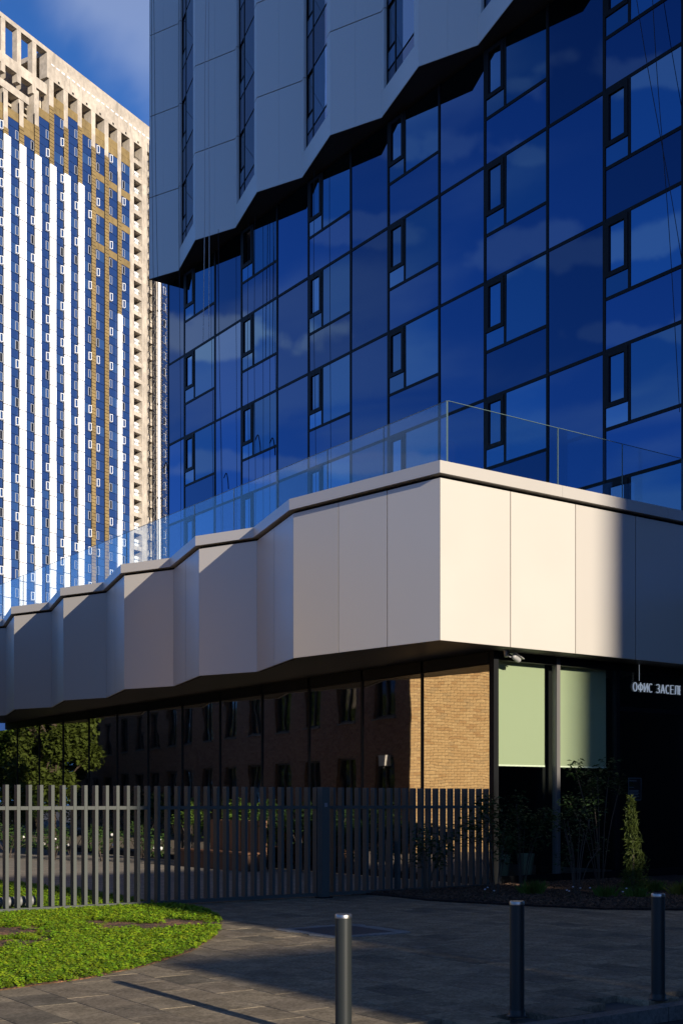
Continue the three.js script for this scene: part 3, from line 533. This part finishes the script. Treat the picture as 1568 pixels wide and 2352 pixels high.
{ // grass tufts, low plants and small white flowers
  const blade = (n, h, sp, seed) => { const r = mulberry(seed), gs = []; for (let i = 0; i < n; i++) { const a = r() * 6.28, l = h * (0.5 + r() * 0.6), o = sp * r(); const g = leafQuad(l, 0.012, 0.2); g.rotateX(-1.2 + (r() - 0.5) * 0.9); g.rotateY(a); g.translate(Math.cos(a) * o, 0, Math.sin(a) * o); gs.push(g); } return merge(gs); };
  [[16.55, 14.5, 0.22], [17.6, 14.4, 0.26], [18.2, 14.6, 0.3], [18.6, 14.2, 0.3], [15.6, 16.1, 0.3], [16.2, 14.9, 0.24], [17.9, 15.3, 0.25]].forEach(([x, u, h], i) => { const t = thing('grass_tuft', ['bright low tuft at the foot of the thuja', 'yellowish tuft right of the thuja', 'upright green tuft behind the right bollard', 'green tuft nearest the right edge of the bed', 'feathery green tuft behind the middle bollard', 'low tuft between the flowers and the thuja', 'small tuft behind the thuja'][i], 'grass tuft', 'tufts in the planting bed'); t.position.copy(V(x, 0.03, u)); part(t, 'blades', blade(170, h, 0.2, 400 + i), i === 1 ? leafMat([0.1742, 0.1608, 0.0201]) : leafYoung); });
  const petal = new THREE.SphereGeometry(0.018, 8, 6).scale(1, 0.6, 1), stalk = new THREE.CylinderGeometry(0.002, 0.002, 0.16, 4).translate(0, -0.08, 0), fm = std([0.4824, 0.469, 0.5226], { roughness: 0.8 });
  const r = mulberry(77); [[14.15, 15.75], [14.22, 15.6], [14.3, 15.85], [14.05, 15.65], [15.3, 14.95], [15.42, 14.75], [15.5, 15.0], [15.6, 14.7], [15.2, 14.8], [15.75, 14.1], [15.95, 14.2]].forEach(([x, u], i) => { const f = thing('white_flower', i < 4 ? 'small pale flower in the cluster left of the middle bollard' : i < 9 ? 'small pale flower in the cluster right of the middle bollard' : 'small pale flower standing alone nearer the thuja', 'flower', i < 4 ? 'left flower cluster' : i < 9 ? 'right flower cluster' : 'single pale flowers'); f.position.copy(V(x, 0.19 + r() * 0.06, u)); part(f, 'head', petal, fm); part(f, 'stalk', stalk, leafMid); });
}
// courtyard: bench, rose bushes, planting under the glazing
{
  const b = thing('slatted_bench', 'brown wooden bench with tall slatted back behind the fence', 'bench');
  for (let i = 0; i < 5; i++) part(b, 'seat_slat', box(15.3 + i * 0.1, 15.39 + i * 0.1, 0.43, 0.47, 25.6, 29.4), M.wood);
  part(b, 'seat_base', box(15.32, 15.78, 0.02, 0.42, 25.7, 29.3), std([0.0804, 0.03685, 0.01675]));
  for (let i = 0; i < 14; i++) part(b, 'back_slat', box(15.84, 15.88, 0.3, 1.25, 25.6 + i * 0.2, 25.76 + i * 0.2), M.wood);
  const rg = 'shrubs in the courtyard', y = [[13.2, 36, 0.9, 0.7], [13.9, 34.2, 0.8, 0.6], [14.6, 32.4, 0.9, 0.65], [15.2, 30.8, 1.0, 0.6]];
  const lb = ['rose bush with white blooms at the far end of the path', 'rose bush with white blooms, second along the path', 'rose bush with white blooms, third along the path', 'rose bush with white blooms nearest the bench'];
  y.forEach(([x, u, h, rad], i) => { const t = shrub('rose_bush', lb[i], 'shrub', x, u, h, rad, 700, 0.09, leafMid, 500 + i, rg); const r = mulberry(520 + i), gs = []; for (let k = 0; k < 5; k++) { const a = r() * 6.28, d = rad * Math.sqrt(r()); gs.push(new THREE.IcosahedronGeometry(0.03 + r() * 0.025, 1).translate(Math.cos(a) * d, h * (0.4 + r() * 0.5), Math.sin(a) * d)); } part(t, 'blooms', merge(gs.map((g) => metric(g))), std([0.536, 0.5092, 0.4824], { roughness: 0.8 })).userData.kind = 'stuff'; });
  const lb3 = ['pale green planter pot inside the corner window', 'second planter pot inside the window by the mullion'];
  [[17.75, 19.25], [18.5, 19.3]].forEach(([x, u], i) => { const t = thing('planter_pot', lb3[i], 'pot', 'pots inside the corner window'); t.position.copy(V(x, 0.05, u)); part(t, 'pot', new THREE.LatheGeometry([[0.001, 0], [0.13, 0], [0.19, 0.5], [0.2, 0.55], [0.17, 0.55], [0.16, 0.5], [0.001, 0.5]].map(([a, b]) => new THREE.Vector2(a, b)), 24), std([0.16, 0.17, 0.12], { roughness: 0.6 })); });
  const r9 = mulberry(88), pebs = []; for (let i = 0; i < 260; i++) pebs.push(metric(new THREE.IcosahedronGeometry(0.022 + r9() * 0.02, 0).scale(1, 0.6, 1).translate(17.15 + r9() * 1.45, 0.065, -(18.8 + r9() * 0.5))));
  const peb = part(scene, 'pebble_strip', merge(pebs), std([0.5, 0.5, 0.46], { roughness: 0.9 })); peb.userData = { kind: 'stuff', label: 'pale pebbles on the floor inside the corner window', category: 'pebbles' };
  const lb2 = ['dark hedge shrub behind the left end of the gate', 'dark hedge shrub behind the middle of the gate', 'lit leafy shrub behind the bench', 'leafy shrub behind the bench by the glazing', 'shaded shrub behind the middle of the fence', 'shaded shrub behind the right half of the fence', 'dark shrub by the glazing beyond the bench', 'dark shrub by the glazing at the near end of the bench', 'dense dark shrub by the glazing behind the gate post', 'low dark shrub by the glazing near the corner window'];
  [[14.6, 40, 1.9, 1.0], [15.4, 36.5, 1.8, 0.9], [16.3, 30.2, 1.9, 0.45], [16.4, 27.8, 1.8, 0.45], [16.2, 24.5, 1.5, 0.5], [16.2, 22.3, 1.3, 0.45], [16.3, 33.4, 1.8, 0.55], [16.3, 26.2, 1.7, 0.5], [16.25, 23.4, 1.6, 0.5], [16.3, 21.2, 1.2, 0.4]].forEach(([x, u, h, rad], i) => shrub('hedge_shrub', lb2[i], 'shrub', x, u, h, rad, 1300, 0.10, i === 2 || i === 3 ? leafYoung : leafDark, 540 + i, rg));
}
// ---------------------------------------------------------------- trees and brick house outside the frame, mirrored in the ground-floor glass
function tree(X, U, h, rad, n, seed, label, mat = leafTree) {
  const t = thing('street_tree', label, 'tree', 'trees beyond the brick house'); t.position.copy(V(X, 0, U)); const r = mulberry(seed), g = [], lobes = [];
  g.push(tube([new THREE.Vector3(0, 0, 0), new THREE.Vector3(0.1, h * 0.3, 0), new THREE.Vector3(0, h * 0.75, 0.1)], 0.14, 8, 8));
  for (let i = 0; i < 16; i++) { const a = r() * 6.28, y = h * (0.22 + 0.7 * r()), k = rad * (0.35 + 0.6 * r()) * (1 - 0.5 * Math.max(0, y / h - 0.5)); const c = new THREE.Vector3(Math.cos(a) * k, y, Math.sin(a) * k); lobes.push([c, rad * (0.28 + 0.22 * r())]); g.push(tube([new THREE.Vector3(0, y * 0.6, 0), c.clone().multiplyScalar(0.6).setY(y * 0.85), c], 0.035, 6, 5)); }
  part(t, 'trunk', merge(g), M.bark);
  part(t, 'crown', leafCloud(n, (q) => { const [c, s] = lobes[Math.floor(q() * lobes.length)]; return c.clone().add(new THREE.Vector3(q() - 0.5, q() - 0.5, q() - 0.5).normalize().multiplyScalar(s * Math.cbrt(q()))); }, 0.20, 0.15, seed + 3, 0.8), mat);
}
[[12.8, 52, 7.5, 2.0, 'leafy tree in the courtyard nearest the far end of the podium'], [11.3, 57.5, 9, 2.6, 'leafy tree beside the far end of the brick house'], [14.6, 61, 7.5, 1.9, 'slender leafy tree close to the podium wall'], [8.9, 64, 11, 2.8, 'taller leafy tree behind the brick house'], [12.0, 67, 10, 3.0, 'rounded leafy tree at the far end of the courtyard'], [5.9, 72.5, 12, 3.2, 'broad leafy tree farthest along the brick house'], [3.4, 79.5, 13, 3.6, 'large leafy tree closing the courtyard'], [13.5, 76, 11, 3.4, 'large leafy tree at the far right of the courtyard'], [0.8, 87, 14, 4.2, 'tall leafy tree behind the far row'], [-3, 95, 15, 5, 'tall leafy tree farthest back on the left'], [8.5, 84, 14, 4.6, 'wide leafy tree farthest back in the middle']]
  .forEach(([x, u, h, rad, l], i) => tree(x, u, h, rad, 11000, 600 + i * 7, l, i % 3 === 1 ? leafYoung : leafTree));
shrub('clipped_hedge', 'dense hedge below the courtyard trees', 'hedge', 14.9, 51, 2.2, 1.2, 3500, 0.14, leafMid, 671);
shrub('clipped_hedge', 'second dense hedge farther along below the courtyard trees', 'hedge', 9.6, 68, 4.0, 2.4, 6000, 0.18, leafMid, 672);
shrub('clipped_hedge', 'far dense hedge closing the view below the courtyard trees', 'hedge', 3.2, 84, 5.5, 3.4, 6000, 0.2, leafMid, 673);
{
  const BO = [8.4, 32], a = 10 * Math.PI / 180;              // corner; long wall runs (-sin a, cos a)
  const house = thing('brick_house', 'long low yellow brick house with windows, sunlit at its end wall', 'building'); house.position.copy(V(BO[0], 0, BO[1])); house.rotation.y = a;
  // local axes: x away from the long wall's outside is +x ; long wall lies at x=0 along -z ; end wall lies at z=0 along -x
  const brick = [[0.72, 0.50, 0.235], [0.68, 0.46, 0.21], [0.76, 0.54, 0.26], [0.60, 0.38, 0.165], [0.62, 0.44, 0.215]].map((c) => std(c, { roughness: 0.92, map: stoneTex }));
  const brickRedShade = [[0.40, 0.235, 0.16], [0.36, 0.205, 0.14], [0.43, 0.26, 0.18], [0.31, 0.17, 0.115], [0.34, 0.21, 0.145]].map((c) => std(c, { roughness: 0.92, map: stoneTex }));  // reddish brick, its colour also darkened to carry the shade of the long wall
  const H = 9.5, LEN = 50, DEP = 13;
  const mortar = std([0.134, 0.1039, 0.0737], { roughness: 1, map: stoneTex });
  const wall = (x0, x1, y0, y1, z0, z1) => { const g = new THREE.BoxGeometry(x1 - x0, y1 - y0, z1 - z0); g.translate((x0 + x1) / 2, (y0 + y1) / 2, (z0 + z1) / 2); return metric(g); };
  part(house, 'wall_core', wall(-DEP, -0.35, 0, H, -LEN, -0.02), mortar);
  // long wall: pier and spandrel pieces leaving real window recesses
  const lw = [], wins = [];
  for (let i = 0; i < 15; i++) { const z1 = -1.2 - i * 3.1, z0 = z1 - 1.5; for (const y of [1.35, 4.65]) wins.push([z0, z1, y, y + 2.0]); }
  let zc = -0.012; for (let i = 0; i < 15; i++) { const z1 = -1.2 - i * 3.1, z0 = z1 - 1.5; lw.push(wall(-0.35, -0.012, 0, H, z1, zc)); for (const [y0, y1] of [[0, 1.35], [3.35, 4.65], [6.65, H]]) lw.push(wall(-0.35, -0.012, y0, y1, z0, z1)); zc = z0; }
  lw.push(wall(-0.35, -0.012, 0, H, -LEN, zc));
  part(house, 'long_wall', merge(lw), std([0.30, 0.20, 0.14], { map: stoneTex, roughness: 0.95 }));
  wins.forEach(([z0, z1, y0, y1]) => { const w = group(house, 'window'); part(w, 'frame', merge([wall(-0.2, -0.12, y0, y0 + 0.08, z0, z1), wall(-0.2, -0.12, y1 - 0.08, y1, z0, z1), wall(-0.2, -0.12, y0 + 0.08, y1 - 0.08, z0, z0 + 0.08), wall(-0.2, -0.12, y0 + 0.08, y1 - 0.08, z1 - 0.08, z1), wall(-0.2, -0.12, y0 + 0.08, y1 - 0.08, (z0 + z1) / 2 - 0.04, (z0 + z1) / 2 + 0.04)]), std([0.0804, 0.067, 0.05695])); part(w, 'pane', wall(-0.185, -0.17, y0 + 0.08, y1 - 0.08, z0 + 0.08, z1 - 0.08), phys([0.0134, 0.0201, 0.02345], { roughness: 0.05 })); part(w, 'sill', wall(-0.12, 0.06, y0 - 0.05, y0 - 0.004, z0 - 0.05, z1 + 0.05), std([0.134, 0.1273, 0.1206])); });
  part(house, 'roof', wall(-DEP - 0.3, 0.3, H, H + 0.25, -LEN - 0.3, 0.3), std([0.0804, 0.0737, 0.067]));
  // bricks of both faces by the corner
  const bw = 0.248, bh = 0.083, px = 0.26, py = 0.098, gE = cbox(bw, bh, 0.10), gL = cbox(0.10, bh, bw), spots = [];
  for (let j = 0; j < 96; j++) for (let i = 0; i < 30; i++) { const x = -(i + (j % 2 ? 0.5 : 0) + 0.5) * px; spots.push([x, (j + 0.5) * py, -0.05 + rr(-0.004, 0.004), gE]); }
  const gH = cbox(0.118, bh, 0.10); for (let j = 1; j < 96; j += 2) spots.push([-0.064, (j + 0.5) * py, -0.05, gH]);
  spots.sort((p, q) => (Math.abs(p[1] - 4) + Math.abs(p[0] + 1.6) * 1.4) - (Math.abs(q[1] - 4) + Math.abs(q[0] + 1.6) * 1.4));
  const left = brick.map(() => []), redShade = brick.map(() => []);
  const tone = () => { const q = rnd(); return q < 0.34 ? 0 : q < 0.62 ? 1 : q < 0.84 ? 2 : q < 0.93 ? 3 : 4; };
  spots.forEach(([x, y, z, g], n) => { const m = tone(); if (n < 300) { const p = part(house, 'brick', g, brick[m]); p.position.set(x, y, z); } else left[m].push(g.clone().translate(x, y, z)); });
  for (let j = 0; j < 96; j++) for (let i = 0; i < 192; i++) { const z = -(i + (j % 2 ? 0.5 : 1)) * px - 0.02, y = (j + 0.5) * py; if (wins.some(([z0, z1, y0, y1]) => z + bw / 2 > z0 && z - bw / 2 < z1 && y + bh / 2 > y0 && y - bh / 2 < y1) || z < -LEN + 0.3) continue; redShade[tone()].push(gL.clone().translate(-0.05 + rr(-0.004, 0.004), y, z)); }
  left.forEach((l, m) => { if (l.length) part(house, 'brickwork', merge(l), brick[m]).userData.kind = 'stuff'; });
  redShade.forEach((l, m) => { if (l.length) part(house, 'shade_red_brickwork', merge(l), brickRedShade[m], 'reddish brickwork of the long wall, with shade darkened into its colour').userData.kind = 'stuff'; });
  const ac = thing('air_conditioner', 'white air conditioning unit on the brick house wall', 'air conditioner'); ac.position.copy(V(BO[0], 0, BO[1])); ac.rotation.y = a;
  part(ac, 'case', wall(0.06, 0.30, 2.98, 3.36, -1.85, -1.3), std([0.42, 0.41, 0.38], { roughness: 0.6 })); part(ac, 'bracket', wall(0.0, 0.32, 2.89, 2.945, -1.85, -1.4), M.frame);
}
// ---------------------------------------------------------------- buildings across the street behind the camera: they cast the shade
{
  const plaster = std([0.2814, 0.2546, 0.2144], { map: concreteTex, roughness: 0.95 }), glassD = phys([0.0201, 0.03015, 0.0402], { roughness: 0.05 });
  const block = (label, x0, x1, h, u0, u1, wx, fl) => {
    const t = thing('apartment_block', label, 'building', 'blocks across the street');
    part(t, 'wall', box(x0, x1, -0.12, h, u0, u1), plaster); part(t, 'parapet', box(x0, x1, h, h + 0.06, u0, u1), M.winWhite);
    const n = Math.floor((x1 - x0 - 0.6) / wx); let c = 0;
    const wg = [box(0, wx * 0.55, 0, fl * 0.55, -0.03, 0.04)];
    for (let f = 0; f < Math.floor((h - 1) / fl); f++) for (let i = 0; i < n; i++) { if (c++ > 280) return; const m = part(t, 'window', wg[0], glassD); m.position.copy(V(x0 + 0.6 + i * wx, 0.9 + f * fl, u1)); }
  };
  block('lower wing of the block across the street', 5.92, 8.73, 9.1, -37, -25, 2.2, 3.1);
  block('taller wing of the block across the street', 8.75, 16.9, 13.0, -38, -25.5, 2.6, 3.2);
  block('added low gap between two wings of the block, shaped to let sun through', 16.92, 17.32, 10.7, -37.5, -25.9, 2.6, 3.2);  // unseen gap, shaped so that sunlight reaches the thuja
  block('long right wing of the block across the street', 17.34, 40, 13.0, -38, -25.5, 2.6, 3.2);
  block('added unseen tall block on the near right, cutting the sky light', 21.6, 46, 42, -24, -2, 4.2, 3.4);  // added out of view to cut sky light and deepen the ground shade
  block('high rise standing behind the street blocks', 19.6, 64, 76, -100, -78, 4.2, 4.6);
}
// ---------------------------------------------------------------- unfinished tower in the distance
{
  const T = thing('unfinished_tower', 'sunlit tower under construction with white strips, blue glazing and bare concrete top', 'building');
  T.position.copy(V(75.9, 0, 190.1)); T.rotation.y = Math.atan2(0.4354, 0.8997);
  const B = (x0, x1, y0, y1, z0, z1) => { const g = new THREE.BoxGeometry(x1 - x0, y1 - y0, z1 - z0); g.translate((x0 + x1) / 2, (y0 + y1) / 2, (z0 + z1) / 2); return metric(g); };
  const TOP = 124.2, Fh = 3.0, base = 30;
  part(T, 'core', B(-26, 40, 0, 112, -18, -7), M.concrete); part(T, 'floor_plates', merge(Array.from({ length: 28 }, (_, i) => B(-26, 34, 32 + i * 3, 32.25 + i * 3, -6.99, -1.61))), M.concrete); part(T, 'cross_walls', merge(Array.from({ length: 19 }, (_, i) => B(-26 + i * 3.45, -25.8 + i * 3.45, 30, 119, -6.98, -1.62))), M.concrete);
  part(T, 'upper_core', B(0.6, 34, 112, TOP - 1, -18, -7), M.concrete); part(T, 'floor_plates', merge([0, 1].map((i) => B(0.6, 34, 116.3 + i * 3.1, 116.55 + i * 3.1, -6.99, -1.61))), M.concrete);
  part(T, 'lower_facade', B(-26, 40, 0, base, -1.6, 0.1), M.towerBlue);
  // concrete top of the right part
  part(T, 'concrete_band', B(0.2, 34, TOP - 4.75, TOP, -1.6, 0), M.concrete);
  part(T, 'flank_wall', B(0.2, 0.55, 112, TOP - 4.76, -18, -1.61), M.concrete);
  part(T, 'roof_slab', B(0.3, 34, TOP - 1, TOP - 0.2, -18, -1.61), M.concrete);
  for (let i = 0; i < 26; i++) part(T, 'formwork_pocket', B(1.2 + i * 1.25, 1.9 + i * 1.25, TOP - 2.35 + rr(-0.1, 0.1), TOP - 2.1, 0.001, 0.03), M.winWhite);
  for (let i = 0; i < 9; i++) part(T, 'tie_hole', B(4.0 + i * 3.45 - 1.2, 4.0 + i * 3.45 - 0.8, TOP - 4.5, TOP - 4.15, 0.001, 0.02), M.voidDark);
  const strips = []; for (let k = -6; k <= 7; k++) strips.push(-6.2 + 3.45 * k);      // left edges of the cladding strips
  const winRing = merge([B(-0.31, 0.31, 0, 0.045, -0.05, 0.05), B(-0.31, 0.31, 1.355, 1.40, -0.05, 0.05), B(-0.31, -0.265, 0.045, 1.355, -0.05, 0.05), B(0.265, 0.31, 0.045, 1.355, -0.05, 0.05)]), winPane = B(-0.26, 0.26, 0.08, 1.37, -0.02, 0.0), sash = merge([B(0, 0.05, 0.1, 1.36, -0.02, 0.02), B(0.43, 0.49, 0.1, 1.36, -0.02, 0.02), B(0.05, 0.43, 0.1, 0.16, -0.02, 0.02), B(0.05, 0.43, 1.3, 1.36, -0.02, 0.02)]);
  const darkPane = phys([0.00804, 0.00938, 0.01206], { roughness: 0.08 });
  const panes = [], wins = [], panels = [], boards = [];
  for (const [k, s] of strips.map((s, i) => [i - 6, s])) {
    const wideStrip = k <= 4, w = wideStrip ? 1.36 : 1.08, g0 = s + 1.08, g1 = s + 3.45, right0 = k >= 5;   // glazing strip to the right of the cladding strip
    const openY = s > -0.5 ? TOP - 4.75 : TOP - 8.1 - (s < -4 ? 3.4 : 0);
    const topClad = 105.6, start = k <= 4 ? topClad : k === 7 ? 87.2 : 0;
    // concrete pier behind the cladding strip
    part(T, 'pier', B(s, s + Math.min(w, 1.08), base, openY, -1.6, -0.02), M.concrete);
    if (k <= 4 || k === 7) for (let y = start - Fh; y > base; y -= Fh) panels.push([k === 7 ? s - 0.1 : s, y, w]);
    // insulation above and between
    const oTop = k <= 4 ? openY - 3.9 - (k % 2 ? 1.6 : 0) : openY - 6 - (k === 7 ? 6 : 0);
    for (let y = k <= 4 ? start : k === 7 ? start : base; y < oTop - 0.6; y += 0.6) boards.push([s, y, Math.min(w, 1.08), 0.52]);
    // glazing strip
    let f = 0;
    for (let y = openY - 2.5 - 1.4; y > base; y -= Fh, f++) {
      if (f === 0) { part(T, 'insulation_panel', B(g0, g1, y + 0.02, y + 1.4, -0.3, 0.04), M.ochre); continue; }
      const ins = right0 ? (f < 9 && f % 2 === 1) : f === 1 && k % 2 === 0;
      if (ins) part(T, 'insulation_panel', B(g0, g1, y + 1.75 + 0.02, y + 2.98, -0.3, 0.06), M.ochre); else panes.push([g0, g1, y + 1.75, y + 3.0, 0]);
      panes.push([g0, g1, y, y + 1.75, 1]);
      wins.push([right0 ? g0 + 0.5 : g1 - 0.52, y + 0.12, f, k]);
    }
  }
  // left roof frame
  for (let k = -6; k < 2; k++) { const s = -6.2 + 3.45 * k; if (s > -1) continue; part(T, 'post', B(s - 0.40, s + 0.50, TOP - 9, TOP - 0.75, -1.0, -0.01), M.concrete); }
  part(T, 'roof_beam', B(-26, 0.19, TOP - 0.74, TOP, -1.3, 0.0), M.concrete);
  part(T, 'frame_beam', B(-26, 0.19, TOP - 7.7, TOP - 6.0, -1.2, -0.02), M.concrete);
  part(T, 'frame_beam', B(-26, -3.9, TOP - 11.4, TOP - 10.2, -1.5, -0.02), M.concrete);
  part(T, 'set_back_wall', B(-12, 0.19, 112, TOP - 4.2, -9.4, -9), M.concrete);
  part(T, 'set_back_slab', B(-26, 0.19, 111.8, 112.2, -9, -1.61), M.concrete);
  // panes, panels, windows: the first 300 as parts of their own
  const gcache = new Map(); const gget = (w, h, d) => { const k = [w, h, d].map((v) => v.toFixed(2)).join(); if (!gcache.has(k)) gcache.set(k, B(-w / 2, w / 2, -h / 2, h / 2, -d / 2, d / 2)); return gcache.get(k); };
  const vis = (x) => x > -11.5; let n = 0; const restP = [[], []];
  panes.sort((p, q) => (vis(q[0]) - vis(p[0])) || q[2] - p[2]);
  for (const [x0, x1, y0, y1, m] of panes) { const g = gget(x1 - x0 - 0.05, y1 - y0 - 0.06, 0.05); const pos = [(x0 + x1) / 2, (y0 + y1) / 2, 0.0]; const light = m && hash3(Math.round(x0 * 7), Math.round(y0), 3) < 0.25 || (y0 < 52 && hash3(Math.round(x0 * 5), Math.round(y0 / 3), 8) < 0.5); if (n++ < 300) { const p = part(T, 'pane', g, light ? M.towerBlue2 : M.towerBlue); p.position.set(...pos); p.rotation.set(rr(-1, 1) * 0.004, rr(-1, 1) * 0.004, 0); } else restP[light ? 1 : 0].push(g.clone().translate(...pos)); }
  restP.forEach((l, i) => part(T, 'glazing', merge(l), i ? M.towerBlue2 : M.towerBlue).userData.kind = 'stuff');
  n = 0; panels.sort((p, q) => vis(q[0]) - vis(p[0])); const restW = [];
  for (const [x, y, w] of panels) { const g = gget(w, Fh - 0.13, 0.30); if (n++ < 300) { const p = part(T, 'cladding_panel', g, M.towerWhite); p.position.set(x + w / 2 + rr(-0.03, 0.03), y + Fh / 2, 0.18 + rr(-0.03, 0.03)); p.rotation.set(rr(-1, 1) * 0.008, 0, rr(-1, 1) * 0.008); } else restW.push(g.clone().translate(x + w / 2, y + Fh / 2, 0.18)); }
  if (restW.length) part(T, 'distant_cladding', merge(restW), M.towerWhite).userData.kind = 'stuff';
  n = 0; wins.sort((p, q) => (vis(q[0]) - vis(p[0])) || q[1] - p[1]); const restF = [], restD = [];
  for (const [x, y, f, k] of wins) { const dark = hash3(f, k + 20, 5) < 0.22; if (n++ < 300) { const w = group(T, 'window'); w.position.set(x, y, 0.09); part(w, 'frame', winRing, M.winGrey); part(w, 'pane', winPane, dark ? darkPane : M.towerBlue2); if (!dark && hash3(f, k + 20, 6) < 0.4) { const s = part(w, 'sash', sash, M.winWhite); s.position.set(-0.25, 0, 0.06); s.rotation.y = -0.5; } } else { restF.push(winRing.clone().translate(x, y, 0.09)); restD.push(winPane.clone().translate(x, y, 0.09)); } }
  if (restF.length) { part(T, 'distant_window_frames', merge(restF), M.winGrey).userData.kind = 'stuff'; part(T, 'distant_window_panes', merge(restD), darkPane).userData.kind = 'stuff'; }
  part(T, 'insulation_boards', merge(boards.map(([x, y, w, h]) => B(x, x + w, y, y + h, -0.02, 0.10 + rr(0, 0.02)))), M.ochre).userData.kind = 'stuff';
  part(T, 'guide_profiles', merge(strips.flatMap((s) => [B(s - 0.12, s - 0.03, base, 112, 0.03, 0.12)])), M.black).userData.kind = 'stuff';
  // bare concrete bay with open storeys
  part(T, 'pier', B(21.3, 22.45, base, TOP - 4.76, -1.6, 0.05), M.concrete); part(T, 'pier', B(24.75, 26.2, base, TOP - 4.76, -1.6, 0.05), M.concrete);
  part(T, 'pier', B(26.2, 27.4, base, TOP - 4.76, -1.6, -0.6), M.concrete); part(T, 'pier', B(28.9, 30.7, base, TOP - 4.76, -1.6, -0.2), M.concrete);
  for (let y = TOP - 8.4, i = 0; y > base; y -= Fh, i++) { part(T, 'slab_edge', B(22.451, 24.749, y, y + 0.75, -1.6, 0.0), M.concrete); if (i) part(T, 'screen_board', B(22.5, 24.7, y + 0.76, y + 2.1, -0.75, -0.7), M.towerWhite); part(T, 'guard_rail', B(22.45, 24.75, y + 1.45, y + 1.52, -0.5, -0.44), M.frame); part(T, 'guard_post', B(23.05, 23.12, y + 0.75, y + 3.0, -0.4, -0.34), M.frame); part(T, 'slab_edge', B(27.41, 28.89, y - 0.3, y + 0.9, -1.6, -0.65), M.concrete); }
  for (let y = TOP - 8, i = 0; y > base; y -= Fh, i++) { part(T, 'pane', B(30.72, 33.0, y + 0.03, y + 1.7, -0.05, 0.02), M.towerBlue); part(T, 'pane', B(30.72, 33.0, y + 1.74, y + 2.98, -0.05, 0.02), M.towerBlue); const w = group(T, 'window'); w.position.set(31.3, y + 0.12, 0.09); part(w, 'frame', winRing, M.winWhite); part(w, 'pane', winPane, i % 3 ? M.towerBlue2 : darkPane); }
  // hoist mast and scaffold on the right side
  const lattice = (name, label, x0, x1, z0, z1, y0, y1, st, r) => { const t = thing(name, label, 'scaffold', 'hoists on the tower'); t.position.copy(T.position); t.rotation.copy(T.rotation); const g = [], v = (x, y, z) => new THREE.Vector3(x, y, z); for (const [x, z] of [[x0, z0], [x1, z0], [x0, z1], [x1, z1]]) part(t, 'upright', bar(v(x, y0, z), v(x, y1, z), r * 1.3), M.frame); let f = 0; for (let y = y0; y < y1 - st; y += st, f++) { g.push(bar(v(x0, y, z1), v(x1, y, z1), r), bar(v(x0, y, z0), v(x1, y, z0), r), f % 2 ? bar(v(x0, y, z1), v(x1, y + st, z1), r) : bar(v(x1, y, z1), v(x0, y + st, z1), r)); } part(t, 'lattice', merge(g), std([0.1675, 0.1541, 0.134])).userData.kind = 'stuff'; return t; };
  lattice('hoist_mast', 'slim lattice hoist mast on the bare concrete bay of the tower', 26.2, 27.1, 0.6, 1.3, base, TOP - 3, 1.5, 0.07);
  lattice('scaffold_tower', 'dense scaffold tower beside the glass building edge', 28.7, 30.0, 0.8, 2.2, base, 96, 1.0, 0.06);
  const s2 = lattice('scaffold_tower', 'outer scaffold tower on the far blue strip', 31.8, 33.4, 0.8, 2.0, base, 85, 1.0, 0.07);
  const pipe = thing('rubbish_chute', 'pale vertical chute pipe on the tower scaffold', 'pipe'); pipe.position.copy(T.position); pipe.rotation.copy(T.rotation);
  part(pipe, 'pipe', new THREE.CylinderGeometry(0.28, 0.28, 70, 12).translate(28.2, base + 35, 1.2), M.winWhite);
  for (let i = 0; i < 4; i++) part(pipe, 'collar', new THREE.CylinderGeometry(0.36, 0.36, 0.3, 12).translate(28.2, base + 10 + i * 17, 1.2), M.steel);
}
renderer.render(scene, camera);
